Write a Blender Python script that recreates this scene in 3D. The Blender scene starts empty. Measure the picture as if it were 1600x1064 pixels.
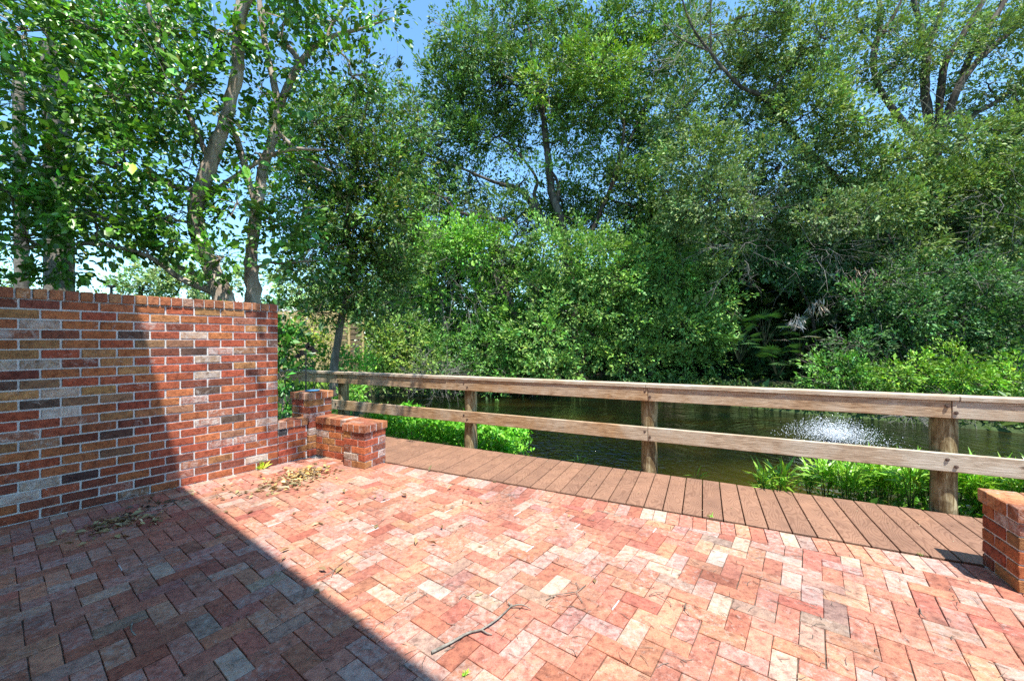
import bpy, math, random
import numpy as np
from mathutils import Vector, Matrix
random.seed(7)
rng = np.random.default_rng(7)
R = math.radians
scene = bpy.context.scene
col = scene.collection

# ------------------------------------------------------------------ camera, sky, sun, exposure
CAMZ = 1.37
F = 622.2
cam = bpy.data.cameras.new('camera'); camo = bpy.data.objects.new('camera', cam); col.objects.link(camo)
camo.location = (0, 0, CAMZ); camo.rotation_euler = (R(90), 0, 0)
cam.lens = 14.0; cam.sensor_width = 36; cam.clip_end = 2000; cam.clip_start = 0.02
scene.camera = camo
SUN = Vector((0.19, -0.38, 1.0)).normalized()          # towards the sun
world = bpy.data.worlds.new("World"); scene.world = world; world.use_nodes = True
wn = world.node_tree; bg = wn.nodes['Background']
sky = wn.nodes.new('ShaderNodeTexSky'); sky.sky_type = 'NISHITA'; sky.sun_disc = False
sky.sun_elevation = math.asin(SUN.z); sky.sun_rotation = math.atan2(SUN.x, SUN.y)
sky.air_density = 1.0; sky.dust_density = 0.0; sky.ozone_density = 0.8
tint = wn.nodes.new('ShaderNodeMix'); tint.data_type = 'RGBA'; tint.blend_type = 'MULTIPLY'; tint.inputs[0].default_value = 1
tint.inputs[7].default_value = (.71, .96, 1.03, 1)      # the whole sky a little more cyan, as photographed
wn.links.new(sky.outputs[0], tint.inputs[6]); wn.links.new(tint.outputs[2], bg.inputs[0]); bg.inputs[1].default_value = 0.15
sun = bpy.data.lights.new('sun', 'SUN'); suno = bpy.data.objects.new('sun', sun); col.objects.link(suno)
sun.energy = 4.1; sun.angle = R(0.5); sun.color = (1.0, 0.95, 0.87)
suno.rotation_euler = (-SUN).to_track_quat('-Z', 'Y').to_euler()
vs = scene.view_settings
vs.view_transform = 'Standard'; vs.look = 'None'; vs.gamma = 1; vs.use_curve_mapping = False
vs.exposure = 1.28
scene.cycles.max_bounces = 6; scene.cycles.diffuse_bounces = 3; scene.cycles.transmission_bounces = 4
scene.cycles.transparent_max_bounces = 6
scene.cycles.use_denoising = False
scene.cycles.sample_clamp_indirect = 4.0

# ------------------------------------------------------------------ helpers
def at(px, py, Y):
    """point at depth Y seen at a pixel of the 1600 px wide photograph"""
    return Vector(((px - 800) * Y / F, Y, CAMZ - (py - 533) * Y / F))

def tag(o, label=None, cat=None, group=None, kind=None):
    if label: o['label'] = label
    if cat: o['category'] = cat
    if group: o['group'] = group
    if kind: o['kind'] = kind
    return o

def empty(name, loc=(0, 0, 0), rz=0.0):
    o = bpy.data.objects.new(name, None); col.objects.link(o)
    o.location = loc; o.rotation_euler = (0, 0, rz); o.empty_display_size = 0.1
    return o

def link(name, me, parent=None, mat=None, world_parent=True):
    o = bpy.data.objects.new(name, me); col.objects.link(o)
    if mat is not None and not me.materials: me.materials.append(mat)
    if parent is not None:
        o.parent = parent
        if world_parent:
            o.matrix_parent_inverse = parent_inv(parent)
    return o

def parent_inv(p):
    m = Matrix.LocRotScale(p.location, p.rotation_euler, p.scale)
    q = p.parent
    if q is not None:
        m = Matrix.LocRotScale(q.location, q.rotation_euler, q.scale) @ q_inv(p) @ m
    return m.inverted()
def q_inv(p): return p.matrix_parent_inverse

class MB:
    """collects polygons in world space and links them as one mesh object"""
    def __init__(s): s.v = []; s.f = []; s.c = []
    def add(s, vs, fs, c=None):
        b = len(s.v); s.v.extend([tuple(p) for p in vs]); s.f.extend([tuple(i + b for i in f) for f in fs])
        if c is not None: s.c.extend([c] * len(vs))
        return s
    def box(s, o, ax, ay, az, c=None):
        """o corner origin, three edge vectors"""
        o = Vector(o); ax = Vector(ax); ay = Vector(ay); az = Vector(az)
        v = [o, o+ax, o+ax+ay, o+ay, o+az, o+ax+az, o+ax+ay+az, o+ay+az]
        if ax.cross(ay).dot(az) > 0:
            f = [(0,3,2,1),(4,5,6,7),(0,1,5,4),(1,2,6,5),(2,3,7,6),(3,0,4,7)]
        else:
            f = [(0,1,2,3),(7,6,5,4),(4,5,1,0),(5,6,2,1),(6,7,3,2),(7,4,0,3)]
        return s.add(v, f, c)
    def bevbox(s, o, ax, ay, az, b=0.004, c=None):
        """box with chamfered edges (24 verts)"""
        o = Vector(o); A = [Vector(ax), Vector(ay), Vector(az)]
        if A[0].cross(A[1]).dot(A[2]) < 0:
            o = o + A[0]; A[0] = -A[0]
        L = [a.length for a in A]; U = [a / l for a, l in zip(A, L)]
        vs = []; idx = {}
        for i in range(8):
            sg = [(i >> k) & 1 for k in range(3)]
            for k in range(3):
                p = o.copy()
                for m in range(3):
                    e = (L[m] if sg[m] else 0)
                    if m != k: e += (-b if sg[m] else b)
                    p = p + U[m] * e
                idx[(i, k)] = len(vs); vs.append(p)
        fs = []
        def ci(a, b_, c_): return a | (b_ << 1) | (c_ << 2)
        for k in range(3):
            m, n = (k + 1) % 3, (k + 2) % 3
            for sd in (0, 1):
                q = []
                for (x, y) in ((0, 0), (1, 0), (1, 1), (0, 1)):
                    t = [0, 0, 0]; t[k] = sd; t[m] = x; t[n] = y
                    q.append(idx[(ci(*t), k)])
                fs.append(tuple(q) if sd else tuple(reversed(q)))
        for k in range(3):
            m, n = (k + 1) % 3, (k + 2) % 3
            for x in (0, 1):
                for y in (0, 1):
                    t0 = [0, 0, 0]; t0[m] = x; t0[n] = y; t1 = list(t0); t1[k] = 1
                    q = [idx[(ci(*t0), m)], idx[(ci(*t1), m)], idx[(ci(*t1), n)], idx[(ci(*t0), n)]]
                    if x == y: q = q[::-1]
                    fs.append(tuple(q))
        for i in range(8):
            q = [idx[(i, 0)], idx[(i, 1)], idx[(i, 2)]]
            par = (i & 1) + ((i >> 1) & 1) + ((i >> 2) & 1)
            fs.append(tuple(q) if par % 2 == 1 else tuple(reversed(q)))
        return s.add(vs, fs, c)
    def prism(s, poly, z0, z1, inset=0.004, bev=0.004, c=None, tilt=(0, 0)):
        """convex ccw polygon extruded, top edge chamfered"""
        n = len(poly); cx = sum(p[0] for p in poly) / n; cy = sum(p[1] for p in poly) / n
        def zz(p, z): return z + tilt[0] * (p[0] - cx) + tilt[1] * (p[1] - cy)
        ins = []
        for i in range(n):
            d = Vector((cx - poly[i][0], cy - poly[i][1])); l = d.length
            d = d / max(l, 1e-6) * min(inset * 1.5, l * .4)
            ins.append((poly[i][0] + d.x, poly[i][1] + d.y))
        v = [(p[0], p[1], z0) for p in poly] + [(p[0], p[1], zz(p, z1 - bev)) for p in poly] + [(p[0], p[1], zz(p, z1)) for p in ins]
        f = [tuple(range(2*n, 3*n))]
        for i in range(n):
            j = (i + 1) % n
            f.append((i, j, n + j, n + i)); f.append((n + i, n + j, 2*n + j, 2*n + i))
        return s.add(v, f, c)
    def tube(s, pts, rad, sides=7, cap=True, c=None):
        pts = [Vector(p) for p in pts]; n = len(pts)
        if isinstance(rad, (int, float)): rad = [rad] * n
        b = len(s.v); up = Vector((0.13, 0.31, 0.94))
        for i in range(n):
            d = (pts[min(i + 1, n - 1)] - pts[max(i - 1, 0)])
            d = d.normalized() if d.length > 1e-9 else Vector((0, 0, 1))
            a = d.cross(up)
            if a.length < 1e-3: a = d.cross(Vector((1, 0, 0)))
            a.normalize(); bb = d.cross(a)
            for k in range(sides):
                t = 2 * math.pi * k / sides
                s.v.append(tuple(pts[i] + a * (rad[i] * math.cos(t)) + bb * (rad[i] * math.sin(t))))
                if c is not None: s.c.append(c)
        for i in range(n - 1):
            for k in range(sides):
                k2 = (k + 1) % sides
                s.f.append((b + i*sides + k, b + i*sides + k2, b + (i+1)*sides + k2, b + (i+1)*sides + k))
        if cap:
            s.f.append(tuple(b + (n-1)*sides + k for k in range(sides)))
            s.f.append(tuple(b + k for k in reversed(range(sides))))
        return s
    def mesh(s, name, mat=None, smooth=False, origin=None):
        me = bpy.data.meshes.new(name)
        v = s.v
        if origin is not None:
            v = [(p[0]-origin[0], p[1]-origin[1], p[2]-origin[2]) for p in v]
        me.from_pydata(v, [], s.f)
        if s.c:
            a = me.color_attributes.new('Col', 'FLOAT_COLOR', 'POINT')
            a.data.foreach_set('color', np.array(s.c, dtype=np.float32).ravel())
        if smooth: me.polygons.foreach_set('use_smooth', [True] * len(me.polygons))
        if mat: me.materials.append(mat)
        me.update()
        return me
    def build(s, name, mat=None, parent=None, smooth=False, origin=None):
        me = s.mesh(name, mat, smooth, origin)
        o = link(name, me, parent)
        if origin is not None: o.location = origin
        return o

def np_mesh(name, verts, faces, k, colors=None, mat=None, smooth=False):
    """fast mesh: verts (N,3), faces (M,k)"""
    me = bpy.data.meshes.new(name)
    me.vertices.add(len(verts)); me.vertices.foreach_set('co', np.ascontiguousarray(verts, dtype=np.float32).ravel())
    M = len(faces)
    me.loops.add(M * k); me.loops.foreach_set('vertex_index', np.ascontiguousarray(faces, dtype=np.int32).ravel())
    me.polygons.add(M)
    me.polygons.foreach_set('loop_start', np.arange(M, dtype=np.int32) * k)
    me.polygons.foreach_set('loop_total', np.full(M, k, dtype=np.int32))
    if smooth: me.polygons.foreach_set('use_smooth', np.ones(M, dtype=bool))
    me.update(calc_edges=True)
    if colors is not None:
        a = me.color_attributes.new('Col', 'FLOAT_COLOR', 'POINT')
        a.data.foreach_set('color', np.ascontiguousarray(colors, dtype=np.float32).ravel())
    if mat: me.materials.append(mat)
    return me

def norm(a): return a / np.maximum(np.linalg.norm(a, axis=-1, keepdims=True), 1e-9)

def leaf_arrays(c, d, nrm, L, W, colr, fold=0.25):
    """two-triangle folded leaves; c base (N,3), d direction, nrm normal, L, W (N,)"""
    N = len(c); d = norm(d); s = norm(np.cross(d, nrm)); nn = np.cross(s, d)
    L = L[:, None]; W = W[:, None]
    mid = c + d * L * .48
    a = mid + s * W * .5 + nn * W * fold
    b = mid - s * W * .5 + nn * W * fold
    t = c + d * L
    v = np.stack([c, a, t, b], 1).reshape(-1, 3)
    base = (np.arange(N) * 4)[:, None]
    f = np.concatenate([base + np.array([[0, 1, 2]]), base + np.array([[0, 2, 3]])], 0)
    cc = np.repeat(np.concatenate([colr, np.ones((N, 1))], 1), 4, 0)
    return v, f, cc

def leaf_round(c, d, nrm, L, W, colr, fold=0.2):
    """six-cornered broad leaves, folded on the midrib"""
    N = len(c); d = norm(d); s = norm(np.cross(d, nrm)); nn = np.cross(s, d); L = L[:, None]; W = W[:, None]
    q = [c, c + d*L*.22 + s*W*.40 + nn*W*fold*.8, c + d*L*.66 + s*W*.46 + nn*W*fold*.7 - nn*L*.02, c + d*L - nn*L*.08,
         c + d*L*.66 - s*W*.46 + nn*W*fold*.7 - nn*L*.02, c + d*L*.22 - s*W*.40 + nn*W*fold*.8]
    v = np.stack(q, 1).reshape(-1, 3); b = (np.arange(N)*6)[:, None]
    f = np.concatenate([b + np.array([[0, 1, 2]]), b + np.array([[0, 2, 3]]), b + np.array([[0, 3, 4]]), b + np.array([[0, 4, 5]])], 0)
    return v, f, np.repeat(np.concatenate([colr, np.ones((N, 1))], 1), 6, 0)

def smooth_path(pts, sub=5):
    """catmull-rom through (x,y,z,r)"""
    P = [np.array(p, float) for p in pts]; P = [2*P[0]-P[1]] + P + [2*P[-1]-P[-2]]
    out = []
    for i in range(1, len(P) - 2):
        for k in range(sub):
            t = k / sub
            out.append(.5*((2*P[i]) + (-P[i-1]+P[i+1])*t + (2*P[i-1]-5*P[i]+4*P[i+1]-P[i+2])*t*t + (-P[i-1]+3*P[i]-3*P[i+1]+P[i+2])*t**3))
    out.append(P[-2])
    return out

# ------------------------------------------------------------------ materials
def new_mat(name):
    m = bpy.data.materials.new(name); m.use_nodes = True
    nt = m.node_tree; b = nt.nodes['Principled BSDF']
    return m, nt, b, nt.nodes, nt.links
def nd(nt, t, **kw):
    n = nt.nodes.new(t)
    for k, v in kw.items(): setattr(n, k, v)
    return n
def ramp(nt, stops, interp='LINEAR'):
    n = nt.nodes.new('ShaderNodeValToRGB'); n.color_ramp.interpolation = interp
    e = n.color_ramp.elements
    while len(e) < len(stops): e.new(0.5)
    for x, (p, c) in zip(e, stops): x.position = p; x.color = (*c, 1) if len(c) == 3 else c
    return n
def noise(nt, scale, detail=4, rough=.55, vec=None, dist=0):
    n = nt.nodes.new('ShaderNodeTexNoise'); n.inputs['Scale'].default_value = scale
    n.inputs['Detail'].default_value = detail; n.inputs['Roughness'].default_value = rough
    n.inputs['Distortion'].default_value = dist
    if vec is not None: nt.links.new(vec, n.inputs['Vector'])
    return n
def mixc(nt, a, b, fac, mode='MIX'):
    n = nt.nodes.new('ShaderNodeMix'); n.data_type = 'RGBA'; n.blend_type = mode
    for s, v in ((n.inputs[0], fac), (n.inputs[6], a), (n.inputs[7], b)):
        if hasattr(v, 'links') or hasattr(v, 'is_linked'): nt.links.new(v, s)
        elif isinstance(v, (int, float)): s.default_value = v
        else: s.default_value = (*v, 1)
    return n.outputs[2]
def math_(nt, op, a, b=0.0, c=None):
    n = nt.nodes.new('ShaderNodeMath'); n.operation = op
    for s, v in zip(n.inputs, (a, b, c if c is not None else 0.0)):
        if isinstance(v, (int, float)): s.default_value = v
        else: nt.links.new(v, s)
    return n.outputs[0]
def bump(nt, b, h, strength, dist=0.01):
    n = nt.nodes.new('ShaderNodeBump'); n.inputs['Strength'].default_value = strength
    n.inputs['Distance'].default_value = dist
    nt.links.new(h, n.inputs['Height']); nt.links.new(n.outputs[0], b.inputs['Normal'])
    return n
def geo_pos(nt): return nd(nt, 'ShaderNodeNewGeometry').outputs['Position']

def brick_material(name, attr, wash, bumpy, WASH=(.58, .53, .49), ws=17, wd=1.0, pits=True, dark_edge=True):
    """colour from the brick itself (object colour, or vertex colour in joined meshes), alpha = lime wash amount"""
    m, nt, b, N, L = new_mat(name)
    if attr:
        a = nd(nt, 'ShaderNodeVertexColor', layer_name='Col'); base, al = a.outputs['Color'], a.outputs['Alpha']
    else:
        a = nd(nt, 'ShaderNodeObjectInfo'); base, al = a.outputs['Color'], a.outputs['Alpha']
    pos = geo_pos(nt)
    n1 = noise(nt, 26, 5, .65, pos)
    n2 = noise(nt, 150, 3, .6, pos)
    n3 = noise(nt, 9, 4, .6, pos, .6)
    v1 = ramp(nt, [(.3, (.52, .47, .47)), (.5, (1, 1, 1)), (.72, (1.3, 1.3, 1.2))]); L.new(n1.outputs[0], v1.inputs[0])
    c = mixc(nt, base, v1.outputs[0], 1.0, 'MULTIPLY')
    v2 = ramp(nt, [(.33, (.6, .56, .55)), (.45, (1, 1, 1)), (.8, (1.1, 1.1, 1.1))]); L.new(n2.outputs[0], v2.inputs[0])
    c = mixc(nt, c, v2.outputs[0], .8, 'MULTIPLY')
    # lime / mortar smears: threshold moves with the brick's own alpha
    nw = noise(nt, ws, 6, .72, pos, wd)
    t = math_(nt, 'ADD', nw.outputs[0], math_(nt, 'MULTIPLY', al, .38))
    t = math_(nt, 'ADD', t, math_(nt, 'MULTIPLY', n2.outputs[0], .12))
    mw = ramp(nt, [(.70, (0, 0, 0)), (.92, (1, 1, 1))]); L.new(t, mw.inputs[0])
    fac = math_(nt, 'MULTIPLY', mw.outputs[0], wash)
    c = mixc(nt, c, WASH, fac)
    # soot / dirt
    dm = ramp(nt, [(.58, (0, 0, 0)), (.78, (1, 1, 1))]); L.new(n3.outputs[0], dm.inputs[0])
    c = mixc(nt, c, (.07, .05, .045), math_(nt, 'MULTIPLY', dm.outputs[0], .38))
    n4 = noise(nt, 1.6, 4, .6, pos, .8)
    v4 = ramp(nt, [(.32, (.74, .72, .74)), (.5, (1, 1, 1)), (.68, (1.14, 1.12, 1.08))]); L.new(n4.outputs[0], v4.inputs[0])
    c = mixc(nt, c, v4.outputs[0], 1.0, 'MULTIPLY')
    L.new(c, b.inputs['Base Color'])
    b.inputs['Roughness'].default_value = .88; b.inputs['Specular IOR Level'].default_value = .25
    h = math_(nt, 'ADD', n1.outputs[0], math_(nt, 'MULTIPLY', n2.outputs[0], .45))
    h = math_(nt, 'ADD', h, math_(nt, 'MULTIPLY', nw.outputs[0], .7))
    bump(nt, b, h, bumpy, .008)
    return m

M = {}
M['brick'] = brick_material('wall_brick', False, .75, 1.0)
M['paver'] = brick_material('paver_brick', False, .6, .7, (.50, .43, .38), 30, .25)
M['paver_attr'] = brick_material('paver_brick_joined', True, .6, .7, (.50, .43, .38), 30, .25)
M['brick_attr'] = brick_material('wall_brick_joined', True, .85, .75)

def simple(name, c1, c2, scale=8, rough=.8, bmp=.3, det=5, spec=.3, dist=.01):
    m, nt, b, N, L = new_mat(name); pos = geo_pos(nt)
    n = noise(nt, scale, det, .6, pos); r = ramp(nt, [(.3, c1), (.7, c2)]); L.new(n.outputs[0], r.inputs[0])
    L.new(r.outputs[0], b.inputs['Base Color']); b.inputs['Roughness'].default_value = rough
    b.inputs['Specular IOR Level'].default_value = spec
    n2 = noise(nt, scale * 6, 4, .6, pos); bump(nt, b, n2.outputs[0], bmp, dist)
    return m
M['mortar'] = simple('mortar', (.46, .45, .44), (.66, .64, .62), 14, .95, .6)
M['bed'] = simple('joint_sand', (.06, .045, .035), (.22, .17, .13), 20, .95, .3)
M['soil'] = simple('bank_soil', (.03, .035, .012), (.10, .085, .035), 1.2, .95, .6)
M['iron'] = simple('black_iron', (.012, .012, .012), (.03, .03, .03), 20, .45, .1)
M['bolt'] = simple('rusty_bolt', (.05, .035, .03), (.16, .10, .075), 60, .6, .4)
M['blue'] = simple('blue_glaze', (.03, .11, .30), (.10, .28, .50), 15, .25, .1)
M['stucco'] = simple('stucco', (.40, .37, .32), (.5, .46, .4), 3, .9, .2)
M['roofgrey'] = simple('grey_roof', (.20, .20, .21), (.34, .34, .35), 2, .9, .2)
M['white'] = simple('white_trim', (.62, .62, .62), (.75, .75, .75), 3, .6, .1)
M['redwall'] = simple('red_brick_wall', (.20, .07, .045), (.36, .14, .09), 4, .9, .4)
M['glass'] = simple('dark_window', (.02, .025, .03), (.05, .06, .07), 2, .08, 0)
M['fencewood'] = simple('fence_wood', (.42, .30, .13), (.60, .45, .22), 3, .85, .3)
M['fencedark'] = simple('weathered_fence_wood', (.12, .085, .05), (.22, .16, .09), 3, .85, .3)
M['twig'] = simple('dead_twig', (.10, .075, .055), (.26, .22, .18), 30, .9, .4)
M['palebark'] = simple('lichen_twig', (.12, .11, .09), (.32, .30, .26), 40, .9, .5)
M['joist'] = simple('joist', (.02, .018, .015), (.04, .035, .03), 10, .9, .1)

def bark(name, c1, c2, c3, scale=9):
    m, nt, b, N, L = new_mat(name); pos = geo_pos(nt)
    mp = nd(nt, 'ShaderNodeMapping'); mp.inputs['Scale'].default_value = (1, 1, .3); L.new(pos, mp.inputs[0])
    n = noise(nt, scale, 6, .65, mp.outputs[0], .6); r = ramp(nt, [(.32, c1), (.52, c2), (.7, c3)]); L.new(n.outputs[0], r.inputs[0])
    L.new(r.outputs[0], b.inputs['Base Color']); b.inputs['Roughness'].default_value = .92
    b.inputs['Specular IOR Level'].default_value = .15
    n2 = noise(nt, scale * 4, 5, .65, mp.outputs[0]); bump(nt, b, n2.outputs[0], .8, .02)
    return m
M['bark_near'] = bark('smooth_pale_bark', (.15, .11, .08), (.36, .29, .23), (.54, .48, .42), 7)
M['bark_oak'] = bark('oak_bark', (.022, .017, .013), (.075, .06, .048), (.19, .16, .13), 4)
M['bark_palm'] = bark('palm_bark', (.06, .05, .04), (.16, .14, .115), (.27, .24, .20), 5)

def leaf_mat(name, gloss=.12, rough=.35, trans=.38, tint=(1.0, 1.2, .55)):
    m, nt, b, N, L = new_mat(name); N.remove(b)
    out = [n for n in N if n.type == 'OUTPUT_MATERIAL'][0]
    a = nd(nt, 'ShaderNodeVertexColor', layer_name='Col')
    n = noise(nt, 3.0, 3, .6, geo_pos(nt)); r = ramp(nt, [(.3, (.8, .85, .8)), (.7, (1.2, 1.15, 1.05))]); L.new(n.outputs[0], r.inputs[0])
    c = mixc(nt, a.outputs['Color'], r.outputs[0], 1.0, 'MULTIPLY')
    d = nd(nt, 'ShaderNodeBsdfDiffuse'); L.new(c, d.inputs[0])
    t = nd(nt, 'ShaderNodeBsdfTranslucent'); L.new(mixc(nt, c, tint, 1.0, 'MULTIPLY'), t.inputs[0])
    g = nd(nt, 'ShaderNodeBsdfGlossy'); g.inputs['Roughness'].default_value = rough; g.inputs[0].default_value = (.9, .95, .9, 1)
    m1 = nd(nt, 'ShaderNodeMixShader'); m1.inputs[0].default_value = trans; L.new(d.outputs[0], m1.inputs[1]); L.new(t.outputs[0], m1.inputs[2])
    m2 = nd(nt, 'ShaderNodeMixShader'); m2.inputs[0].default_value = gloss; L.new(m1.outputs[0], m2.inputs[1]); L.new(g.outputs[0], m2.inputs[2])
    L.new(m2.outputs[0], out.inputs[0])
    return m
M['leaf_far'] = leaf_mat('fine_foliage', .03, .5, .26)
M['leaf_near'] = leaf_mat('glossy_leaves', .055, .40, .30)
M['leaf_litter'] = leaf_mat('dry_leaves', .04, .5, .15, (1, .9, .7))

def wood_mat(name, mode):
    """weathered rail timber; coordinates run along the piece (Object space, X = length)"""
    m, nt, b, N, L = new_mat(name)
    tc = nd(nt, 'ShaderNodeTexCoord'); oi = nd(nt, 'ShaderNodeObjectInfo')
    off = nd(nt, 'ShaderNodeVectorMath', operation='ADD'); L.new(tc.outputs['Object'], off.inputs[0])
    cmb = nd(nt, 'ShaderNodeCombineXYZ'); r10 = math_(nt, 'MULTIPLY', oi.outputs['Random'], 23.0)
    L.new(r10, cmb.inputs[0]); L.new(r10, cmb.inputs[2]); L.new(cmb.outputs[0], off.inputs[1])
    if mode == 'post':
        mp = nd(nt, 'ShaderNodeMapping'); mp.inputs['Scale'].default_value = (1, 1, .14); L.new(off.outputs[0], mp.inputs[0])
        n = noise(nt, 30, 6, .65, mp.outputs[0], 1.2)
        r = ramp(nt, [(.28, (.05, .032, .015)), (.40, (.15, .10, .045)), (.52, (.27, .21, .11)), (.68, (.44, .38, .24))])
        L.new(n.outputs[0], r.inputs[0]); c = r.outputs[0]
        blot = noise(nt, 6, 5, .6, off.outputs[0], .6); br = ramp(nt, [(.5, (0, 0, 0)), (.62, (1, 1, 1))]); L.new(blot.outputs[0], br.inputs[0])
        c = mixc(nt, c, (.07, .04, .018), math_(nt, 'MULTIPLY', br.outputs[0], .65))
        h = n.outputs[0]; b.inputs['Roughness'].default_value = .9
        bump(nt, b, h, .6, .01)
    else:
        mp = nd(nt, 'ShaderNodeMapping'); mp.inputs['Scale'].default_value = (.07, 1, 1); L.new(off.outputs[0], mp.inputs[0])
        n = noise(nt, 55, 6, .62, mp.outputs[0], 2.2)
        n2 = noise(nt, 2.2, 4, .6, off.outputs[0], .5)
        ra = ramp(nt, [(.25, (.08, .042, .02)), (.42, (.27, .155, .078)), (.58, (.47, .31, .175)), (.78, (.60, .46, .30))])
        rb = ramp(nt, [(.25, (.19, .15, .105)), (.45, (.44, .375, .29)), (.7, (.62, .56, .47))])
        L.new(n.outputs[0], ra.inputs[0]); L.new(n.outputs[0], rb.inputs[0])
        fr = ramp(nt, [(.40, (0, 0, 0)), (.62, (1, 1, 1))]); L.new(n2.outputs[0], fr.inputs[0])
        # object colour's red = how grey the weathered piece is
        sep = nd(nt, 'ShaderNodeSeparateColor'); L.new(oi.outputs['Color'], sep.inputs[0])
        f2 = math_(nt, 'ADD', math_(nt, 'MULTIPLY', fr.outputs[0], .6), math_(nt, 'SUBTRACT', sep.outputs[0], .3)); 
        cl = nd(nt, 'ShaderNodeClamp'); L.new(f2, cl.inputs[0])
        c = mixc(nt, ra.outputs[0], rb.outputs[0], cl.outputs[0])
        # knots
        mpk = nd(nt, 'ShaderNodeMapping'); mpk.inputs['Scale'].default_value = (.8, 1, 1.6); L.new(off.outputs[0], mpk.inputs[0])
        vo = nd(nt, 'ShaderNodeTexVoronoi'); vo.inputs['Scale'].default_value = 2.4; L.new(mpk.outputs[0], vo.inputs['Vector'])
        kr = ramp(nt, [(.035, (1, 1, 1)), (.07, (0, 0, 0))]); L.new(vo.outputs['Distance'], kr.inputs[0])
        c = mixc(nt, c, (.10, .055, .035), math_(nt, 'MULTIPLY', kr.outputs[0], .8))
        h = n.outputs[0]; b.inputs['Roughness'].default_value = .85
        bump(nt, b, h, .45, .006)
    L.new(c, b.inputs['Base Color']); b.inputs['Specular IOR Level'].default_value = .2
    return m
M['rail'] = wood_mat('weathered_rail_timber', 'rail')
M['post'] = wood_mat('round_post_timber', 'post')

def deck_mat():
    m, nt, b, N, L = new_mat('composite_deck_board')
    tc = nd(nt, 'ShaderNodeTexCoord'); oi = nd(nt, 'ShaderNodeObjectInfo')
    cmb = nd(nt, 'ShaderNodeCombineXYZ'); r10 = math_(nt, 'MULTIPLY', oi.outputs['Random'], 13.0); L.new(r10, cmb.inputs[0])
    off = nd(nt, 'ShaderNodeVectorMath', operation='ADD'); L.new(tc.outputs['Object'], off.inputs[0]); L.new(cmb.outputs[0], off.inputs[1])
    # cathedral grain: contour lines of a stretched noise
    mp = nd(nt, 'ShaderNodeMapping'); mp.inputs['Scale'].default_value = (1, .28, 1); L.new(off.outputs[0], mp.inputs[0])
    n = noise(nt, 8.0, 1.5, .4, mp.outputs[0], .1)
    w = math_(nt, 'MULTIPLY', n.outputs[0], 120.0); s = math_(nt, 'SINE', w)
    r = ramp(nt, [(.12, (.215, .118, .077)), (.4, (.275, .157, .103))])
    sm = math_(nt, 'MULTIPLY_ADD', s, .5, .5); L.new(sm, r.inputs[0])
    pos = geo_pos(nt); n2 = noise(nt, 5, 4, .6, pos); r2 = ramp(nt, [(.3, (.82, .82, .83)), (.7, (1.12, 1.12, 1.1))]); L.new(n2.outputs[0], r2.inputs[0])
    c = mixc(nt, r.outputs[0], r2.outputs[0], 1.0, 'MULTIPLY')
    rv = ramp(nt, [(0, (.88, .88, .88)), (1, (1.1, 1.09, 1.07))]); L.new(oi.outputs['Random'], rv.inputs[0])
    c = mixc(nt, c, rv.outputs[0], 1.0, 'MULTIPLY')
    n3 = noise(nt, 220, 2, .6, pos); r3 = ramp(nt, [(.35, (.93, .85, .85)), (.6, (1.05, 1.05, 1.05))]); L.new(n3.outputs[0], r3.inputs[0])
    c = mixc(nt, c, r3.outputs[0], 1.0, 'MULTIPLY')
    L.new(c, b.inputs['Base Color']); b.inputs['Roughness'].default_value = .62; b.inputs['Specular IOR Level'].default_value = .3
    bump(nt, b, sm, .25, .003)
    return m
M['deck'] = deck_mat()

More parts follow.
